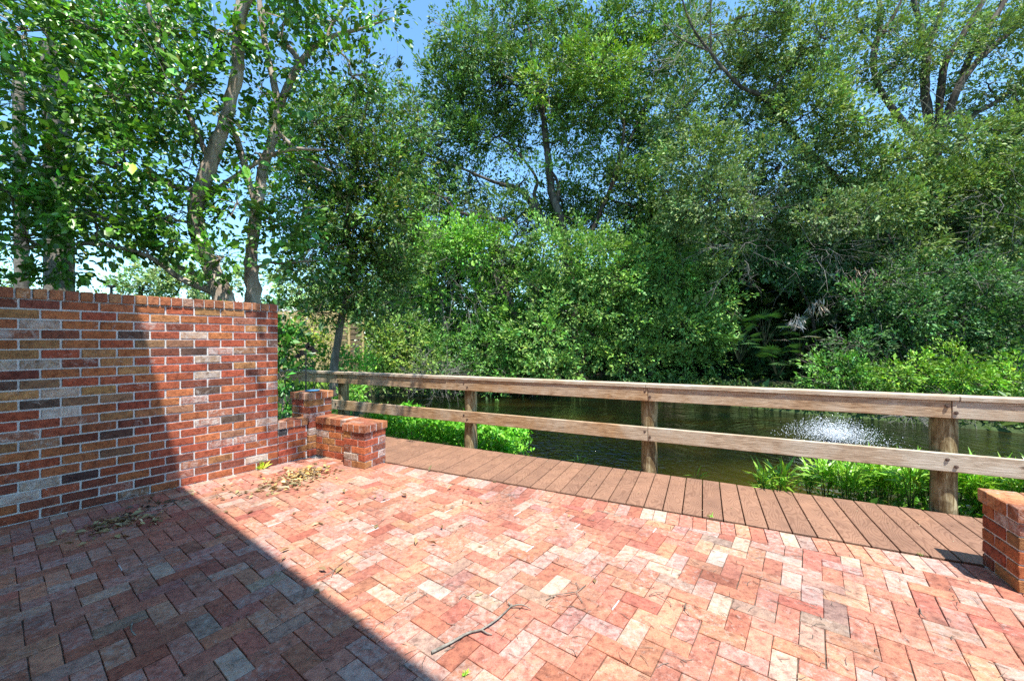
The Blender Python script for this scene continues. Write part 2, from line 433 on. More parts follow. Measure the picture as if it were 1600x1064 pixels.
def water_mat():
    m, nt, b, N, L = new_mat('murky_water'); pos = geo_pos(nt)
    n = noise(nt, .5, 3, .6, pos); r = ramp(nt, [(.35, (.002, .003, .001)), (.55, (.008, .007, .002)), (.78, (.03, .021, .004))]); L.new(n.outputs[0], r.inputs[0])
    # shallow olive water over the mud close to the near bank, right of the third post
    dn = nd(nt, 'ShaderNodeVectorMath', operation='DISTANCE'); L.new(pos, dn.inputs[0]); dn.inputs[1].default_value = (3.6, 5.2, WZ)
    sh = ramp(nt, [(.0, (1, 1, 1)), (.35, (0, 0, 0))]); L.new(math_(nt, 'MULTIPLY', math_(nt, 'ADD', dn.outputs['Value'], math_(nt, 'MULTIPLY', n.outputs[0], 2.5)), .1), sh.inputs[0])
    cw = mixc(nt, r.outputs[0], (.085, .072, .008), sh.outputs[0])
    L.new(cw, b.inputs['Base Color']); b.inputs['Roughness'].default_value = .03; b.inputs['IOR'].default_value = 1.7
    b.inputs['Specular IOR Level'].default_value = .7
    w1 = noise(nt, 2.6, 3, .5, pos, .4)
    w2 = noise(nt, 9.0, 3, .55, pos, .8)
    # rings spreading from the fountain
    vm = nd(nt, 'ShaderNodeVectorMath', operation='DISTANCE'); L.new(pos, vm.inputs[0]); vm.inputs[1].default_value = FOUNT
    d = vm.outputs['Value']
    ringn = math_(nt, 'ADD', math_(nt, 'MULTIPLY', d, 26.0), math_(nt, 'MULTIPLY', w1.outputs[0], 9.0))
    ring = math_(nt, 'SINE', ringn)
    fall = math_(nt, 'DIVIDE', 1.0, math_(nt, 'ADD', math_(nt, 'MULTIPLY', d, .22), .35))
    h = math_(nt, 'MULTIPLY', math_(nt, 'MULTIPLY', ring, .10), fall)
    calm = noise(nt, .55, 2, .5, pos); cr = ramp(nt, [(.40, (.06, .06, .06)), (.66, (.9, .9, .9))]); L.new(calm.outputs[0], cr.inputs[0])
    rip = math_(nt, 'ADD', math_(nt, 'MULTIPLY', w2.outputs[0], .9), math_(nt, 'MULTIPLY', w1.outputs[0], 1.2))
    h = math_(nt, 'ADD', h, math_(nt, 'MULTIPLY', rip, cr.outputs[0]))
    # choppier patch where the waves meet
    dp = nd(nt, 'ShaderNodeVectorMath', operation='DISTANCE'); L.new(pos, dp.inputs[0]); dp.inputs[1].default_value = (.75, 7.9, WZ)
    cp = ramp(nt, [(.16, (1, 1, 1)), (.33, (0, 0, 0))]); L.new(math_(nt, 'MULTIPLY', math_(nt, 'ADD', dp.outputs['Value'], math_(nt, 'MULTIPLY', w1.outputs[0], 1.0)), .1), cp.inputs[0])
    w3 = noise(nt, 5.5, 2, .5, pos, 1.0)
    h = math_(nt, 'ADD', h, math_(nt, 'MULTIPLY', math_(nt, 'MULTIPLY', w3.outputs[0], 2.6), cp.outputs[0]))
    bump(nt, b, h, .7, .07)
    return m
WZ = -0.80
FOUNT = (6.85, 8.45, WZ)
M['water'] = water_mat()
M['spray'] = simple('water_drops', (.75, .8, .85), (.95, .97, 1), 10, .15, 0, spec=.6)

# ------------------------------------------------------------------ frames of the place
E = Vector((.901, -.4337, 0)); Nn = Vector((.4337, .901, 0))      # along the deck / away over the water
def sn(s, n, z=0.0): return E * s + Nn * n + Vector((0, 0, z))
WO = Vector((-3.754, 2.918, 0)); WD = Vector((.6217, .7833, 0)); WP = Vector((.7833, -.6217, 0))   # main wall: origin, run, patio side

# ------------------------------------------------------------------ ground, water
SHORE = [(-2.5, 5.7), (-3.3, 8.0), (-4.6, 12.0), (-5.6, 15.4), (0, 16.0), (4, 15.4), (6.6, 13.9), (8.5, 11.9), (10.5, 10.5), (13, 8.4), (20, 3.5), (34, -8), (20, -6.2)]
near = sn(11, 4.85); SHORE += [(near.x, near.y)]; near = sn(-4.6, 4.85); SHORE += [(near.x, near.y)]
def sdist(x, y, poly):
    """signed distance, negative inside"""
    px = np.array([p[0] for p in poly]); py = np.array([p[1] for p in poly]); n = len(poly)
    dmin = np.full(x.shape, 1e9); inside = np.zeros(x.shape, bool)
    for i in range(n):
        j = (i + 1) % n; ax, ay, bx, by = px[i], py[i], px[j], py[j]
        t = np.clip(((x-ax)*(bx-ax) + (y-ay)*(by-ay)) / ((bx-ax)**2 + (by-ay)**2), 0, 1)
        dmin = np.minimum(dmin, np.hypot(x - ax - t*(bx-ax), y - ay - t*(by-ay)))
        c = ((ay > y) != (by > y)) & (x < (bx-ax)*(y-ay)/(by-ay+1e-12) + ax); inside ^= c
    return np.where(inside, -dmin, dmin)
def ground_z(x, y):
    x = np.asarray(x, float); y = np.asarray(y, float)
    d = sdist(x, y, SHORE)
    z = np.where(d < 0, np.maximum(-1.9, WZ + d * .9), WZ + .02 + .55 * (1 - np.exp(-d / .8)))
    wob = .05*np.sin(x*1.7+.3*y) + .04*np.sin(y*2.3-x*.8) + .03*np.sin(x*5.1+y*3.7)
    far = np.clip((d - 2) / 30, 0, 1)
    return np.minimum(z + wob * np.clip(d + .3, 0, 1) + far * .3, np.where(y < 5, -.08, 5.0))
gx = np.concatenate([-np.geomspace(400, 22, 18), np.linspace(-21, 26, 190), np.geomspace(27, 400, 18)])
gy = np.concatenate([-np.geomspace(400, 8, 16), np.linspace(-7.5, 26, 140), np.geomspace(27, 400, 18)])
X, Yg = np.meshgrid(gx, gy); Z = ground_z(X, Yg)
v = np.stack([X.ravel(), Yg.ravel(), Z.ravel()], 1); nx, ny = len(gx), len(gy)
i = (np.arange(ny-1)[:, None]*nx + np.arange(nx-1)[None]).ravel()
me = np_mesh('ground', v, np.stack([i, i+1, i+nx+1, i+nx], 1), 4, mat=None, smooth=True)
gm, nt, b, N, L = new_mat('ground_cover_soil'); pos = geo_pos(nt)
n1 = noise(nt, .35, 4, .6, pos); n2 = noise(nt, 7, 5, .7, pos)
r1 = ramp(nt, [(.35, (.05, .035, .018)), (.52, (.035, .055, .014)), (.7, (.06, .11, .02))]); L.new(n1.outputs[0], r1.inputs[0])
r2 = ramp(nt, [(.3, (.5, .5, .5)), (.7, (1.35, 1.35, 1.3))]); L.new(n2.outputs[0], r2.inputs[0])
L.new(mixc(nt, r1.outputs[0], r2.outputs[0], 1.0, 'MULTIPLY'), b.inputs['Base Color']); b.inputs['Roughness'].default_value = .95
bump(nt, b, n2.outputs[0], .8, .05)
me.materials.append(gm)
tag(link('ground', me), kind='structure')

wv = []; wf = []
wp = [(-12, 3.0), (45, -20), (45, 30), (-12, 30)]
me = bpy.data.meshes.new('water'); me.from_pydata([(-9, 4.0, WZ), (60, -25, WZ), (60, 18, WZ), (-9, 18, WZ)], [], [(0, 1, 2, 3)])
me.materials.append(M['water']); tag(link('water', me), kind='structure')

# ------------------------------------------------------------------ patio
PA = R(90 - 37.0)                                  # herringbone runs nearly with the wall
pu = Vector((math.cos(PA), math.sin(PA), 0)); pv = Vector((-math.sin(PA), math.cos(PA), 0))
patio = empty('patio'); tag(patio, kind='structure')
NB = 3.405                                         # deck side limit
def clip(poly, a, c):
    """keep a.x*x+a.y*y <= c"""
    out = []; n = len(poly)
    for i in range(n):
        p, q = poly[i], poly[(i+1) % n]; dp = a[0]*p[0]+a[1]*p[1]-c; dq = a[0]*q[0]+a[1]*q[1]-c
        if dp <= 0: out.append(p)
        if (dp < 0 < dq) or (dq < 0 < dp):
            t = dp / (dp - dq); out.append((p[0]+(q[0]-p[0])*t, p[1]+(q[1]-p[1])*t))
    return out
def area(poly): return abs(sum(poly[i][0]*poly[(i+1)%len(poly)][1]-poly[(i+1)%len(poly)][0]*poly[i][1] for i in range(len(poly)))) / 2 if len(poly) > 2 else 0
def pick(pal):
    t = random.random() * sum(p[0] for p in pal)
    for w, c, a in pal:
        t -= w
        if t <= 0: break
    k = random.uniform(.86, 1.16); j = [random.uniform(.94, 1.06) for _ in range(3)]
    return (c[0]*k*j[0], c[1]*k*j[1], c[2]*k*j[2], max(0, min(1, a + random.uniform(-.22, .22))))
PAV = [(28, (.36, .135, .085), .25), (20, (.37, .165, .11), .4), (12, (.39, .19, .115), .3), (14, (.35, .16, .13), .6),
       (10, (.40, .245, .165), .6), (4, (.42, .31, .23), .6), (3, (.25, .20, .16), .35), (8, (.30, .085, .055), .15), (1, (.43, .37, .32), .8)]
PAV = [(w, tuple((.62*x + .38*m)*1.10 for x, m in zip(c, (.36, .17, .122))), a*.9) for w, c, a in PAV]
PITCH = .0955; GAP = .0034
pavers = []
wall_c = -(WO.dot(WP))                             # keep WP.p >= WO.WP
for i in range(-75, 90):
    for j in range(-75, 90):
        m4 = (i - j) % 4
        if m4 == 0: w, h = 2, 1
        elif m4 == 3: w, h = 1, 2
        else: continue
        x0, y0 = i*PITCH + .02, j*PITCH + .05; x1, y1 = x0 + w*PITCH - GAP, y0 + h*PITCH - GAP
        cx, cy = (x0+x1)/2, (y0+y1)/2
        c = pu*cx + pv*cy
        nn = c.dot(Nn); ww = c.dot(WP) - WO.dot(WP); tt = c.dot(WD)
        if nn > NB + .1 or ww < -.12 or tt < -.9 or c.x > 6.3 or c.dot(E) > 5.2: continue
        jit = lambda: random.uniform(-.0021, .0021)
        poly = [(x0+jit(), y0+jit()), (x1+jit(), y0+jit()), (x1+jit(), y1+jit()), (x0+jit(), y1+jit())]
        poly = [((pu*p[0]+pv*p[1]).x, (pu*p[0]+pv*p[1]).y) for p in poly]
        poly = clip(poly, (Nn.x, Nn.y), NB - .209)
        poly = clip(poly, (-WP.x, -WP.y), wall_c + .01)
        if area(poly) < .0012: continue
        pavers.append((poly, 'paver'))
# soldier course along the deck
s = -4.0
while s < 5.2:
    a = sn(s, NB - .205); b_ = sn(s + .0895, NB - .205); c = sn(s + .0895, NB); d = sn(s, NB)
    pavers.append(([(a.x, a.y), (b_.x, b_.y), (c.x, c.y), (d.x, d.y)], 'edging_paver')); s += .0935
def proj(p): return (800 + F*p[0]/p[1], 533 + F*CAMZ/p[1]) if p[1] > .3 else None
def vis_area(poly):
    q = [proj(p) for p in poly]
    if any(t is None for t in q): return 0
    cx = sum(t[0] for t in q)/len(q); cy = sum(t[1] for t in q)/len(q)
    if not (-20 < cx < 1620 and cy < 1080): return 0
    return area(q)
herr = sorted([p for p in pavers if p[1] == 'paver'], key=lambda p: -vis_area(p[0]))
rest = MB()
def paver_shape(mb, poly, c=None, org=(0, 0)):
    t = (random.gauss(0, .006), random.gauss(0, .006)); z = random.gauss(0, .0011)
    mb.prism([(p[0]-org[0], p[1]-org[1]) for p in poly], -.05, z, .0028, .0026, c, t)
for k, (poly, nm) in enumerate(herr):
    c = pick(PAV)
    if k < 300:
        cx = sum(p[0] for p in poly)/len(poly); cy = sum(p[1] for p in poly)/len(poly)
        mb = MB(); paver_shape(mb, poly, None, (cx, cy))
        o = link('paver', mb.mesh('paver', M['paver']), patio); o.location = (cx, cy, 0); o.color = c
    else: paver_shape(rest, poly, c)
tag(rest.build('pavers_beyond', M['paver_attr'], patio), kind='stuff')
for poly, nm in pavers:
    if nm != 'edging_paver': continue
    cx = sum(p[0] for p in poly)/len(poly); cy = sum(p[1] for p in poly)/len(poly)
    mb = MB(); paver_shape(mb, poly, None, (cx, cy))
    o = link(nm, mb.mesh(nm, M['paver']), patio); o.location = (cx, cy, 0); o.color = pick(PAV)
ms = []
for k in range(26):                                 # crumbs of old white mortar left in a few joints
    i_, j_ = random.randint(-4, 44), random.randint(8, 40); ax_ = random.random() < .5
    x0, y0 = i_*PITCH + .02 - GAP, j_*PITCH + .05 - GAP
    Ls = random.uniform(.06, .17)
    m4 = (i_ - j_) % 4
    if (ax_ and m4 == 2) or (not ax_ and m4 == 1): continue
    q0 = pu*x0 + pv*y0
    if q0.dot(Nn) > NB - .3 or q0.dot(WP) < WO.dot(WP) + .1: continue
    mb = MB(); mb.bevbox(q0 + Vector((0, 0, -.008)), (pu if ax_ else pv)*min(Ls, PITCH*.96), (pv if ax_ else pu)*(GAP + .003), (0, 0, .0095), .001)
    mb.build('mortar_crumb', M['mortar'], patio)
mb = MB()
c1 = WO - WD*3.2 - WP*.02; c2 = sn(5.3, -3.2); c3 = sn(5.3, NB); c4 = sn(-4.0, NB)
q = WO + WD*2.4 - WP*.02
mb.prism([(c1.x, c1.y), (c2.x, c2.y), (c3.x, c3.y), (c4.x, c4.y)], -.14, -.009, .001, .001)
mb.build('joint_bed', M['bed'], patio)

# ------------------------------------------------------------------ deck
deck = empty('deck'); tag(deck, kind='structure')
ND0, ND1 = 3.436, 4.335; BW = .1455
s = -4.08; rz = math.atan2(E.y, E.x)
variants = []
for k in range(4):
    mb = MB(); mb.bevbox((0, 0, -.024), (BW - .0085, 0, 0), (0, ND1-ND0, 0), (0, 0, .024), .0025); variants.append(mb.mesh('deck_board', M['deck']))
k = 0
while s < 5.2:
    o = bpy.data.objects.new('deck_board', variants[k % 4]); col.objects.link(o); o.parent = deck
    p = sn(s, ND0 + random.uniform(-.002, .002), random.uniform(.001, .004)); o.location = p; o.rotation_euler = (0, 0, rz)
    s += BW; k += 1
for nn in (3.50, 3.88, 4.25):
    MB().box(sn(-4.1, nn, -.17), E*9.4, Nn*.04, (0, 0, .144)).build('joist', M['joist'], deck)

# ------------------------------------------------------------------ brickwork
WB = [(30, (.33, .085, .045), .05), (24, (.38, .13, .055), .05), (10, (.37, .18, .075), .05), (14, (.20, .065, .042), .1),
      (3, (.11, .065, .050), .15), (7, (.33, .13, .085), .5), (2.5, (.36, .24, .17), .7), (5, (.26, .14, .08), .2), (1.2, (.06, .06, .065), .2)]
CB = [(30, (.36, .135, .065), .05), (20, (.30, .11, .06), .1), (24, (.39, .185, .09), .1), (5, (.38, .22, .15), .4)]
def brick_obj(name, parent, o, ax, ay, az, pal, rough=.0022, bev=.004):
    mb = MB(); o = Vector(o); c = o + (Vector(ax)+Vector(ay)+Vector(az))*.5
    mb.bevbox(o - c, ax, ay, az, bev)
    mb.v = [tuple(q + random.uniform(-rough, rough)*.6 for q in p) for p in mb.v]
    ob = link(name, mb.mesh(name, M['brick']), parent); ob.location = c; ob.color = pick(pal)
    if parent.location.length > 0: pass
    return ob
def brick_run(parent, org, d, out, length, rows, ch, z0=0.0, bl=.2, joint=.011, phase=0, depth=.09, quoin=True, name='brick', pal=WB, start=0.0):
    """running bond courses on the face through org along d; `out` points to the viewer's side"""
    for r in range(rows):
        x = start - (phase + r) % 2 * (bl + joint) / 2
        while x < length - .02:
            a = max(x, start); e = min(x + bl, length)
            if e - a > .03:
                pr = random.uniform(.0025, .0065)
                brick_obj(name, parent, org + d*a - out*(depth - pr) + Vector((0, 0, z0 + r*ch + joint*.5)), d*(e-a), out*depth, Vector((0, 0, ch - joint)), pal)
            x += bl + joint
def wall_thing(nm, label, cat, loc, group=None):
    o = empty(nm, loc); return tag(o, label, cat, group)

# main wall
CH = .0766; ROWS = 22; WL = 1.882; T0 = -.86; HT = ROWS*CH
wall = wall_thing('brick_wall', 'tall garden wall of mixed red, orange and dark bricks with whitish mortar, half in shade', 'wall', tuple(WO + WD*.5))
mb = MB(); mb.box(WO + WD*(T0-1.6) - WP*.20 + Vector((0,0,-.15)), WD*(WL - T0 + 1.6 - .003), WP*.198, Vector((0, 0, HT + .148)))
mb.build('mortar', M['mortar'], wall)
brick_run(wall, WO, WD, WP, WL, ROWS, CH, 0, .2, .0115, 0, .09, start=T0)
mb = MB()                                           # the part of the wall outside the frame
for r in range(ROWS):
    x = T0 - .2115 - (r % 2)*.10575 - .2115*6
    while x + .2 < T0 + .001:
        c = pick(WB); mb.bevbox(WO + WD*x - WP*.085 + Vector((0,0,r*CH+.006)), WD*.2, WP*.09, Vector((0,0,CH-.0115)), .004, c); x += .2115
tag(mb.build('bricks_beyond', M['brick_attr'], wall), kind='stuff')
for r in range(ROWS):                               # end face
    a = -.2 + .006; 
    segs = [(-.2, -.103), (-.0935, -.005)] if r % 2 else [(-.2, -.005)]
    for (p, q) in segs:
        brick_obj('end_brick', wall, WO + WD*(WL - .09 + .004) + WP*p + Vector((0,0,r*CH+.0058)), WD*.09, WP*(q-p), Vector((0,0,CH-.0115)), WB)
x = T0 - .3
mb = MB(); mb.box(WO + WD*(T0-1.6) - WP*.212 + Vector((0,0,HT+.002)), WD*(WL - T0 + 1.6 + .004), WP*.215, Vector((0,0,.068))); mb.build('coping_mortar', M['mortar'], wall)
while x < WL - .01:
    brick_obj('coping_brick', wall, WO + WD*x - WP*.222 + Vector((0,0,HT+.004)), WD*min(.0715, WL + .018 - x), WP*.24, Vector((0,0,.076)), CB, .0015, .005)
    x += .0822

def pier(nm, label, near, L1, L2, rows, ch, group=None):
    """square pier: near = bottom corner closest to the camera, L1 along -E (left), L2 along Nn (away)"""
    A = -E; B = Nn
    t = wall_thing(nm, label, 'pillar', tuple(near + A*L1*.5 + B*L2*.5), group)
    H = rows*ch
    MB().box(near + A*.004 + B*.004 + Vector((0,0,-.05)), A*(L1-.008), B*(L2-.008), Vector((0,0,H+.05))).build('mortar', M['mortar'], t)
    for r in range(rows):
        z = Vector((0, 0, r*ch + .005)); h = Vector((0, 0, ch - .0105)); k = .010; pr = .003
        th = .1; ln1 = L1 - th - k; ln2 = L2 - th - k        # pinwheel of four bricks, mirrored every other course
        if r % 2 == 0:
            brick_obj('brick', t, near - B*pr - A*pr + z, A*ln1, B*th, h, WB)
            brick_obj('brick', t, near + A*(ln1 + k) - B*pr + z, A*(th + pr), B*ln2, h, WB)
            brick_obj('brick', t, near + A*(th + k) + B*(ln2 + k) + z, A*(ln1 + pr), B*th, h, WB)
            brick_obj('brick', t, near - A*pr + B*(th + k) + z, A*th, B*ln2, h, WB)
        else:
            brick_obj('brick', t, near + A*(th + k) - B*pr + z, A*(ln1 + pr), B*th, h, WB)
            brick_obj('brick', t, near + A*(ln1 + k + pr) + B*(th + k) + z, A*th, B*ln2, h, WB)
            brick_obj('brick', t, near - A*pr + B*(ln2 + k) + z, A*ln1, B*th, h, WB)
            brick_obj('brick', t, near - A*pr - B*pr + z, A*th, B*ln2, h, WB)
    # coping: bricks on edge, all round
    oh = .018; C0 = near - A*oh - B*oh + Vector((0, 0, H + .002)); M1 = L1 + 2*oh; M2 = L2 + 2*oh; hh = Vector((0, 0, .078))
    MB().box(C0 + A*.006 + B*.006 - Vector((0,0,.002)), A*(M1-.012), B*(M2-.012), Vector((0,0,.072))).build('coping_mortar', M['mortar'], t)
    n = max(3, round(M2/.0835)); w = M2/n
    half = (M1 - .009)/2
    for k in range(n):
        if k == 0:
            na = max(3, round(M1/.0835)); wa = M1/na
            for q in range(na): brick_obj('coping_brick', t, C0 + A*(q*wa + .004*(q > 0)) + B*.001, A*(wa - .008 + .004*(q == 0)), B*(w-.005), hh, CB, .0015, .004)
            continue
        for q in (0, 1):
            brick_obj('coping_brick', t, C0 + A*(q*(half+.009)) + B*(k*w + .004), A*half, B*(w-.008), hh, CB, .0015, .004)
    return t, H + .08
tall_near = Vector((-2.385, 4.69, 0))
tallp, HTP = pier('brick_pillar', 'taller square brick pillar at the corner behind the low walls, holding a black iron ornament', tall_near, .31, .31, 8, .0835)
short_near = Vector((-1.565, 4.235, 0))
lpier, _ = pier('brick_pillar', 'short square brick pillar at the left end of the deck', short_near, .31, .305, 5, .0768)
rp_near = Vector((2.748, 2.159, 0)) + E*.31
rpier, _ = pier('brick_pillar', 'short brick pillar cut off by the right edge of the photo, shading the deck', rp_near, .31, .31, 5, .0768)

def low_wall(label, a, b, out, rows, ch, thick=.2):
    d = (b - a); Lg = d.length; d.normalize(); H = rows*ch
    t = wall_thing('low_brick_wall', label, 'wall', tuple((a+b)*.5))
    MB().box(a - out*thick + Vector((0,0,-.05)), d*Lg, out*(thick-.004), Vector((0,0,H+.05))).build('mortar', M['mortar'], t)
    brick_run(t, a, d, out, Lg, rows, ch, 0, .2, .0115, 1, .09)
    MB().box(a - out*(thick+.01) + Vector((0,0,H+.002)), d*Lg, out*(thick+.018), Vector((0,0,.070))).build('coping_mortar', M['mortar'], t)
    x = .004
    while x < Lg - .02:
        brick_obj('coping_brick', t, a + d*x - out*(thick+.018) + Vector((0,0,H+.004)), d*min(.0735, Lg - x), out*(thick+.036), Vector((0,0,.076)), CB, .0015, .004); x += .083
    return t
wend = WO + WD*WL
p1 = Vector((wend.x, wend.y, 0)) + WD*.012 - WP*.012
p2 = tall_near - E*.02 + Vector((-.005, -.02, 0))
dd = (p2 - p1).normalized(); out1 = Vector((dd.y, -dd.x, 0))
low_wall('low brick wall joining the tall garden wall to the taller pillar', p1, p2, out1, 5, .0768, .18)
a = tall_near + Nn*.085 + E*.012; b_ = short_near - E*.31 - E*.01 + Nn*.10
b_ = a + E*((b_ - a).dot(E))
low_wall('low brick wall between the taller pillar and the short pillar by the deck', a, b_, -Nn, 5, .0768, .18)

# ------------------------------------------------------------------ railing
rail = empty('railing', tuple(sn(-1, 4.4))); tag(rail, 'weathered timber railing of round posts, two long boards and a flat cap along the deck', 'railing')
def zt(s): return .925 + .006*s
POSTS = [-7.3, -5.02, -2.72, -.52, 1.75, 4.05]
pm = []
for k, s in enumerate(POSTS):
    mb = MB(); pts = []; rr = []
    for q in range(12):
        z = -1.5 + (zt(s) - .04 + 1.5) * q / 11
        pts.append((random.gauss(0, .0015), random.gauss(0, .0015), z)); rr.append(.083 + .004*math.sin(q*1.7+k) + (-.002*q/11))
    mb.tube(pts, rr, 20); 
    o = link('post', mb.mesh('post', M['post'], True), rail); o.location = sn(s, 4.422)
def board(name, s0, s1, n0, n1, z0a, z0b, h, grey, mat='rail'):
    """board from s0 to s1, bottom heights z0a, z0b"""
    Lb = s1 - s0; mb = MB(); steps = 8
    me_ = MB(); me_.bevbox((0, 0, 0), (Lb, 0, 0), (0, n1-n0, 0), (0, 0, h), .004)
    me_.v = [(x, y + .004*math.sin(x*1.1), z) for x, y, z in me_.v]
    o = link(name, me_.mesh(name, M[mat]), rail)
    o.location = sn(s0, n0, z0a); o.rotation_euler = (0, -math.atan2(z0b - z0a, Lb), rz); o.color = (grey, .5, .5, 1)
    return o
def zbt(s): return zt(s) - .038 - .136
def zbl(s): return .337 + .003*s
segs = [(-7.4, -5.02, .35), (-5.02, -.52, .25), (-.52, 1.75, .45), (1.75, 4.2, .85)]
for (a, b_, g) in segs:
    board('top_rail_board', a+.002, b_-.002, 4.298, 4.336, zbt(a), zbt(b_), .135, g)
for (a, b_, g) in [(-7.4, -5.02, .3), (-5.02, -.52, .3), (-.52, 4.2, .8)]:
    board('lower_rail_board', a+.002, b_-.002, 4.298, 4.336, zbl(a), zbl(b_), .142, g)
for (a, b_, g) in [(-7.4, -3.0, .75), (-3.0, -.54, .75), (-.54, 1.79, .8), (1.79, 4.2, .95)]:
    board('cap_board', a+.002, b_-.002, 4.283, 4.425, zt(a)-.037, zt(b_)-.037, .037, g)
bm = MB(); bm.tube([(0, .004, 0), (0, -.006, 0)], [.013, .013], 10); bm.tube([(0, -.006, 0), (0, -.0105, 0)], [.0085, .006], 6)
bolt = bm.mesh('bolt', M['bolt'])
for s in POSTS[1:5]:
    for (dz, ds) in ((.095, -.028), (.045, .022)):
        for base in (zbt(s), zbl(s)):
            o = bpy.data.objects.new('bolt', bolt); col.objects.link(o); o.parent = rail; o.matrix_parent_inverse = parent_inv(rail)
            o.location = sn(s + ds, 4.298 + .004*math.sin(1.1*(s+3)), base + dz); o.rotation_euler = (0, 0, rz)

# ------------------------------------------------------------------ vegetation tools
GAIN = np.array([2.4, 2.35, 2.1])
def green(n, base, var=.25, sub=None):
    b = np.array(base)[None] * (GAIN if base[1] > base[0]*1.2 else 1.0); k = np.exp(rng.normal(0, var, (n, 1))); hue = rng.normal(0, .10, (n, 1))
    c = b * k * np.concatenate([1 + hue*1.6, np.ones((n, 1)), 1 - hue], 1)
    return np.clip(c, .002, .9)
def clump_leaves(clumps, base, leaf, sub_r, per_m2, lean=.35, aspect=.5, var=.25, subvar=.28, droop=0.0, yellow=0.0, shell=.55, round_=False):
    """clumps: (x,y,z, rx,ry,rz, density, tint or None) ellipsoids; leaves sit in small sprays spread over each ellipsoid's outer part"""
    V = []; Fc = []; C = []; tw = []; off = 0
    for cl in clumps:
        x, y, z, rx, ry, rz_, dens = cl[:7]; tint = cl[7] if len(cl) > 7 else (1, 1, 1)
        surf = 4*math.pi*(((rx*ry)**1.6 + (rx*rz_)**1.6 + (ry*rz_)**1.6)/3)**(1/1.6)
        ns = max(6, int(surf / (math.pi*sub_r**2) * 1.5 * dens))
        d = norm(rng.normal(size=(ns, 3))); rad = shell + (1-shell)*rng.random((ns, 1))**.6
        rad = rad * (1 + rng.normal(0, .12, (ns, 1)))
        sc = np.array([x, y, z]) + d*rad*np.array([rx, ry, rz_])
        tw.append((np.array([x, y, z]), sc))
        nl = max(4, int(per_m2 * math.pi*sub_r**2))
        N_ = ns*nl
        ctr = np.repeat(sc, nl, 0); cd = np.repeat(d, nl, 0)
        sr = np.repeat(sub_r*np.exp(rng.normal(0, .3, (ns, 1))), nl, 0)
        nk = 5; kd = norm(np.repeat(d[:, None], nk, 1)*.45 + rng.normal(0, .75, (ns, nk, 3)) + np.array([0, 0, .12]))
        ki = rng.integers(nk, size=N_); kk = kd[np.repeat(np.arange(ns), nl), ki]
        o = kk*(sr*1.55*rng.random((N_, 1))**.65) + rng.normal(size=(N_, 3))*sr*np.array([.17, .17, .12])
        p = ctr + o
        di = norm(norm(o)*1.0 + cd*.5 + rng.normal(0, .5, (N_, 3)) + np.array([0, 0, -droop]))
        nr = norm(np.array([0, 0, 1.0])*lean + np.array([.10, -.30, .35]) + rng.normal(0, .5, (N_, 3)) + cd*.25)
        sz = leaf*np.exp(rng.normal(0, .34, N_))
        cb = green(N_, base, var)
        sv = np.repeat(np.exp(rng.normal(0, subvar, (ns, 1))), nl, 0)
        cb = cb*sv*np.array(tint)
        if yellow > 0:
            m_ = rng.random(N_) < yellow; cb[m_] = np.array([.22, .20, .04])*np.exp(rng.normal(0, .3, (m_.sum(), 1)))
        v, f, c = (leaf_round if round_ else leaf_arrays)(p, di, nr, sz, sz*aspect*np.exp(rng.normal(0, .15, N_)), cb)
        V.append(v); Fc.append(f + off); C.append(c); off += len(v)
    return np.concatenate(V), np.concatenate(Fc), np.concatenate(C), tw
def pc(lst, Y0, dy=0.0):
    """(px,py,rpx,rpy[,Y[,dens[,tint]]]) -> ellipsoids in metres"""
    out = []
    for t in lst:
        Y = t[4] if len(t) > 4 and t[4] else Y0 + random.uniform(-dy, dy)
        p = at(t[0], t[1], Y); k = Y/F
        out.append((p.x, p.y, p.z, t[2]*k, .5*(t[2]+t[3])*k*.9, t[3]*k, t[5] if len(t) > 5 else 1.0, t[6] if len(t) > 6 else (1, 1, 1)))
    return out
def pl(lst, Y0=None):
    """(px,py,Y,r) -> path"""
    return [(*at(a, b, Y), r) for a, b, Y, r in lst]
def wiggly(a, b, r0, r1, n=5, amp=.08):
    a = np.array(a, float); b = np.array(b, float); L_ = np.linalg.norm(b-a); out = []
    for i in range(n+1):
        t = i/n; p = a + (b-a)*t + rng.normal(0, amp*L_*math.sin(math.pi*t)*.6+1e-4, 3); p[2] += amp*L_*math.sin(math.pi*t)*.8
        out.append((*p, r0 + (r1-r0)*t))
    return out
def tube_np(mb, path, sides): mb.tube([p[:3] for p in path], [max(p[3], .002) for p in path], sides, cap=False)
def thin_tubes(segs, sides=3):
    """many straight tapered twigs at once; segs list of (a,b,ra,rb)"""
    A = np.array([s[0] for s in segs]); B = np.array([s[1] for s in segs]); ra = np.array([s[2] for s in segs])[:, None]; rb = np.array([s[3] for s in segs])[:, None]
    d = norm(B - A); u = norm(np.cross(d, np.array([.3, .2, .93]))); w = np.cross(d, u); V = []
    for P_, r_ in ((A, ra), (B, rb)):
        for k in range(sides):
            t = 2*math.pi*k/sides; V.append(P_ + u*r_*math.cos(t) + w*r_*math.sin(t))
    V = np.stack(V, 1); n = len(A); base = (np.arange(n)*2*sides)[:, None]; Fs = []
    for k in range(sides):
        k2 = (k+1) % sides; Fs.append(base + np.array([[k, k2, sides+k2, sides+k]]))
    return V.reshape(-1, 3), np.concatenate(Fs)
